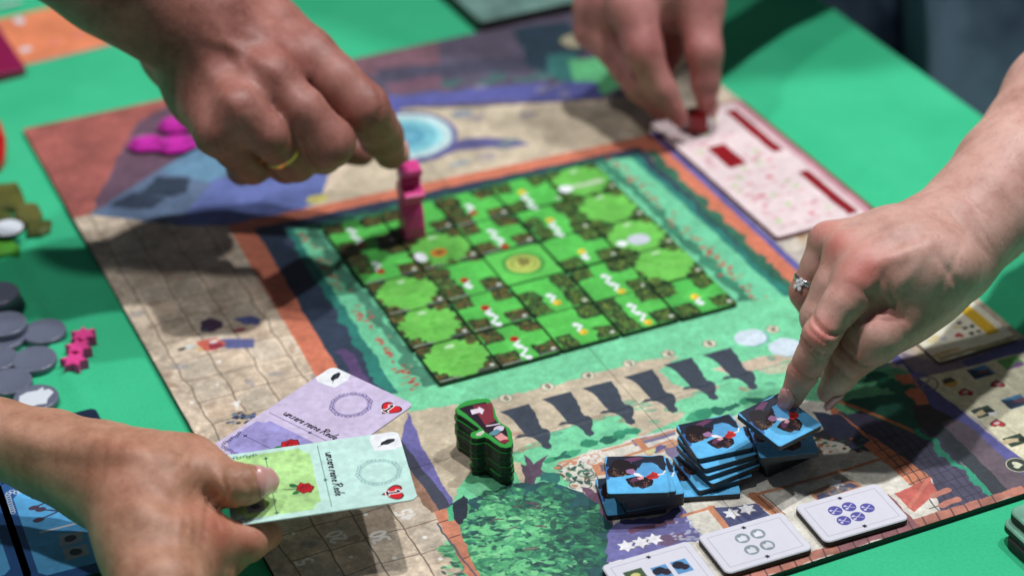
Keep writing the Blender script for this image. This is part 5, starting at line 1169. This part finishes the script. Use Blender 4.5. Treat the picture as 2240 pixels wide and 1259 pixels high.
# ---- upper left hand with a gold ring, fingertip on the pink figure
LIFT = .30
h = Body()
IM, IP, ID, IT = (668, 118, 3.2, 62), (796, 236, 2.6, 56), (834, 296, 2.0, 48), (854, 335, 1.65, 37)
MM, MP = (590, 168, 3.3, 54), (722, 312, 2.45, 54)
RM, RP = (524, 240, 3.1, 50), (645, 350, 2.15, 48)
LM, LP = (474, 292, 2.75, 46), (552, 362, 1.9, 42)
h.palm([(-150, -330, 6.6, 165), (60, -190, 5.6, 150), (250, -60, 4.7, 132), (350, 5, 4.15, 122), (430, 60, 3.75, 122)], [(470, 40, 3.5, 105), (570, 72, 3.3, 84), IM], [(460, 60, 3.4, 100), (530, 110, 3.2, 72), MM],
       [(430, 90, 3.3, 105), (480, 170, 3.0, 70), RM], [(410, 110, 3.1, 100), (440, 200, 2.8, 68), LM], [(520, 150, 2.6, 80), (600, 220, 2.2, 70)], [(450, 150, 3.2, 84), (540, 215, 2.95, 62)], [(500, 110, 3.4, 92), (610, 160, 3.1, 66)], k=.30)
h.finger([IM, (735, 176, 2.95, 54), IP, (818, 268, 2.3, 48), ID, IT], .10, .14)
h.finger([MM, (660, 240, 2.9, 50), MP, (706, 335, 2.1, 44), (670, 330, 1.9, 40)], .10, .2)
h.finger([RM, (585, 295, 2.7, 46), RP, (625, 362, 1.8, 38), (600, 350, 1.7, 34)], .10, .2)
h.finger([LM, (515, 330, 2.4, 43), LP, (530, 370, 1.6, 34), (520, 350, 1.55, 30)], .10, .2)
h.finger([(500, 190, 2.2, 60), (590, 260, 1.7, 48), (700, 310, 1.4, 38), (790, 335, 1.3, 32)], .12, .25)
pl = empty('person'); tag(pl, 'ruddy hand with a gold ring, forefinger on the pink figure', 'hand')
make_hand(h, .06, M_skinL, pl,
    creases=[(798, 238, 2.6, 834, 296, 2.0, .58, 5, .10, .045), (722, 312, 2.45, 680, 330, 1.9, .5, 4, .1, .03), (836, 300, 2.0, 854, 335, 1.65, .44, 3, .08, .03), (645, 350, 2.1, 600, 350, 1.7, .45, 3, .1, .03)],
    spots=[(672, 118, 3.1, 70, .35), (598, 168, 3.1, 60, .7), (530, 232, 2.8, 60, .5), (800, 240, 2.4, 70, .5), (722, 320, 2, 70, .5), (646, 356, 1.7, 60, .5), (555, 368, 1.5, 60, .5), (480, 280, 2.5, 50, .3)],
    dents=[(585, 150, 3.4, 470, 90, 3.5, .10, .05), (660, 110, 3.3, 560, 40, 3.4, .10, .06), (630, 150, 3.1, 560, 90, 3.3, .12, -.03), (555, 200, 3.0, 500, 120, 3.3, .12, -.03), (520, 225, 2.9, 450, 150, 3.2, .12, .04), (560, 70, 3.4, 600, 90, 3.3, .08, .04), (470, 60, 3.5, 540, 150, 3.2, .06, .035), (640, 175, 3.0, 690, 215, 2.8, .10, -.05)])
nail(h, P3(ID), P3(IT), CAMD * .25 + RTS * .9 + UPS * .5, .34, .9, .1, M_nail, pl, rmin=.16)
band('ring', RM[:3], RP[:3], .72, .36, .13, .030, M_gold, pl, h)
# ---- far hand pinching the red cube
LIFT = 0.0
h = Body()
h.palm([(2050, -520, 3.8, 130), (1700, -330, 3.2, 122), (1520, -180, 2.8, 112), (1430, -60, 2.5, 112)], [(1430, -50, 2.5, 100), (1385, 15, 2.3, 52)], [(1400, -40, 2.4, 95), (1330, 10, 2.1, 46)], [(1380, -30, 2.3, 90), (1292, 10, 2.0, 36)], [(1470, -80, 2.6, 95), (1525, 0, 2.2, 58)], k=.3)  # unseen forearm is routed so that its shadow falls on the cloth
h.finger([(1385, 15, 2.3, 52), (1405, 110, 1.75, 44), (1446, 196, 1.1, 33), (1486, 262, .55, 22)], .12, .2)
h.finger([(1525, 0, 2.2, 58), (1540, 115, 1.55, 40), (1544, 180, 1.05, 32), (1545, 236, .5, 22)], .12, .22)
h.finger([(1335, 10, 2.1, 46), (1330, 90, 1.5, 42), (1395, 190, 1.0, 30), (1450, 250, .5, 19)], .12, .2)
h.finger([(1292, 10, 2.0, 36), (1294, 72, 1.55, 38), (1350, 130, 1.1, 28)], .12, .2)
h.finger([(1450, 20, 1.8, 34), (1480, 110, 1.2, 26), (1462, 150, 1.0, 22)], .12, .2)
pf = empty('person'); tag(pf, 'blurred pink hand at the far side, pinching a red cube', 'hand')
make_hand(h, .075, M_skinF, pf, creases=[(1405, 112, 2.15, 1446, 196, 1.3, .3, 3, .11, .03)], spots=[(1486, 265, .5, 60, .5), (1545, 236, .5, 60, .6), (1405, 110, 2.1, 60, .4), (1480, 130, 1.4, 60, .6), (1520, 60, 2.4, 60, .3)])
nail(h, (1544, 180, 1.05), (1545, 236, .5), CAMD * .6 + RTS * .7 + UPS * .3, .36, .9, .16, M_nail, pf, rmin=.12)
# ---- lower left hand holding the two cards
h = Body()
TM, TI, TT_ = (420, 1022, 1.35, 64), (510, 1060, 1.38, 45), (566, 1055, 1.25, 34)
h.palm([(-420, 830, 1.9, 84), (-160, 915, 1.6, 80), (0, 958, 1.4, 74), (110, 994, 1.3, 88), (225, 1036, 1.2, 106)], [(225, 1036, 1.2, 106), (335, 1080, 1.15, 120), (355, 1170, 1.0, 112)],
       [(300, 1055, 1.3, 100), TM], [(340, 1150, 1.1, 112), (396, 1180, .95, 74)], [(355, 1200, .95, 108), (395, 1240, .8, 80)], [(270, 1060, 1.2, 84), (350, 1300, .9, 104)], k=.28)
h.finger([TM, (462, 1040, 1.4, 50), TI, (540, 1058, 1.34, 41), TT_], .10, .22)
h.finger([(392, 1168, .95, 70), (468, 1186, .85, 56), (538, 1184, .70, 45), (588, 1168, .62, 33)], .10, .2)
h.finger([(395, 1245, .75, 70), (470, 1245, .55, 42), (530, 1200, .4, 36)], .10, .12)
pb = empty('person'); tag(pb, 'tanned hand at the lower left holding a mint card and a lilac card', 'hand')
make_hand(h, .048, M_skinB, pb,
    creases=[(506, 1058, 1.38, 560, 1056, 1.25, .48, 7, .07, .034), (430, 1130, 1.0, 480, 1150, .9, .6, 4, .12, .03), (300, 1010, 1.4, 330, 1010, 1.4, .9, 4, .2, .014), (450, 1035, 1.4, 480, 1045, 1.4, .6, 3, .13, .03)],
    spots=[(420, 1010, 1.5, 50, .3), (400, 1165, 1.1, 70, .6), (480, 1160, .9, 60, .55), (470, 1110, .9, 60, 1.0), (440, 1110, 1.1, 40, .8), (461, 1165, 1.1, 60, .6), (540, 1180, .9, 60, .4), (250, 1050, 1.6, 90, .25)],
    dents=[(150, 960, 1.9, 330, 985, 1.9, .13, .065), (0, 940, 1.8, 240, 1000, 1.9, .14, .04), (330, 1000, 1.8, 425, 1020, 1.6, .16, .045), (250, 1080, 1.9, 350, 1150, 1.7, .2, .03), (300, 1040, 1.9, 400, 1110, 1.7, .13, -.055), (345, 1090, 1.7, 440, 1085, 1.5, .16, -.10), (425, 1085, 1.5, 452, 1112, 1.2, .14, -.22), (436, 1120, 1.4, 425, 1190, 1.3, .035, -.05), (452, 1130, 1.3, 446, 1190, 1.2, .03, -.05), (470, 1140, 1.2, 478, 1180, 1.2, .03, -.04), (410, 1110, 1.4, 395, 1180, 1.4, .035, .04), (330, 960, 1.9, 332, 1020, 1.9, .04, -.02), (420, 1130, 1.3, 405, 1190, 1.2, .05, .03), (160, 1000, 1.9, 250, 1040, 1.9, .2, -.04)])
nail(h, (540, 1058, 1.34), P3(TT_), CAMD * 1.0 + UPS * .12, .46, 1.0, .28, M_nail, pb, rmin=.16)
# ---- the two cards in that hand
def hcard(flp, frp, z, img, name, label, tilt=(0, 0)):
    A_, an = frame_px(flp, frp, z)
    V_ = rounded(2.38, 1.52, .1, 5)
    o = prism('speech_card', V_, .018, [printed(name, img, .38, .45, linen=.08), M_white], .002, 0, uvf=lambda x, y: (x / 2.38, y / 1.54))
    o.location = (A_[0], A_[1], z - .018); o.rotation_euler = (tilt[0], tilt[1], an); tag(o, label, 'card', 'cards held in the lower left hand'); return o
hcard((508, 1150), (910, 1091), 1.0, img_mint, 'mint_card_surface', 'mint and green card with a rose, upper of the two cards in the hand')
hcard((639, 1073), (904, 899), .96, img_violet, 'violet_card_surface', 'lilac card with a rose and a readable line of script, under the mint card') if False else None
A_ = U(461, 975, .96); B_ = U(726, 801, .96); an = math.atan2(B_[1] - A_[1], B_[0] - A_[0])
o = prism('speech_card', rounded(2.38, 1.52, .1, 5), .018, [printed('violet_card_surface', img_violet, .38, .45, linen=.08), M_white], .002, 0, uvf=lambda x, y: (x / 2.38, y / 1.54))
A_ = A_ - np.array([-math.sin(an), math.cos(an), 0]) * 1.52
o.location = (A_[0], A_[1], .94); o.rotation_euler = (0, 0, an); tag(o, 'lilac card with a rose and a readable line of script, under the mint card', 'card', 'cards held in the lower left hand')
# ---- bystander beyond the table corner, in jeans
h = Body()
def W(*p): return np.array(p, float)
h.groups.append(([(W(17.5, 11, 6), 5.2, W(17.5, 11, 16), 6.2, 1.5), (W(17.3, 8.6, 4), 3.3, W(17, 8.2, -12), 2.4, 1.2), (W(17, 8.2, -12), 2.4, W(17.2, 8.4, -25.4), 1.7, .8), (W(17.6, 13.6, 4), 3.3, W(17.3, 14.2, -12), 2.4, 1.2), (W(17.3, 14.2, -12), 2.4, W(17.5, 14.2, -25.4), 1.7, .8)], 0))
V, Fc = h.build(.42)
m, nt, b = nodemat('denim', .85, .2); n1 = noise_node(nt, .16, 4); r = nt.nodes.new('ShaderNodeValToRGB')
r.color_ramp.elements[0].position = .42; r.color_ramp.elements[1].position = .62; r.color_ramp.elements[0].color = lin((40, 50, 80)) + (1,); r.color_ramp.elements[1].color = lin((150, 176, 206)) + (1,)
nt.links.new(n1.outputs['Fac'], r.inputs['Fac']); nt.links.new(r.outputs['Color'], b.inputs['Base Color'])
pj = empty('person'); tag(pj, 'blurred bystander in blue jeans beyond the corner of the table, top right', 'person')
np_mesh('trousers', V, Fc, m, pj)
# ================================================================ scale everything from tiles to metres
done = set()
for o in bpy.data.objects:
    if o.type in ('CAMERA', 'LIGHT'): continue
    o.location = Vector(o.location) * S
    if o.type == 'MESH' and o.data.name not in done:
        o.data.transform(Matrix.Scale(S, 4)); done.add(o.data.name); o.data.update()
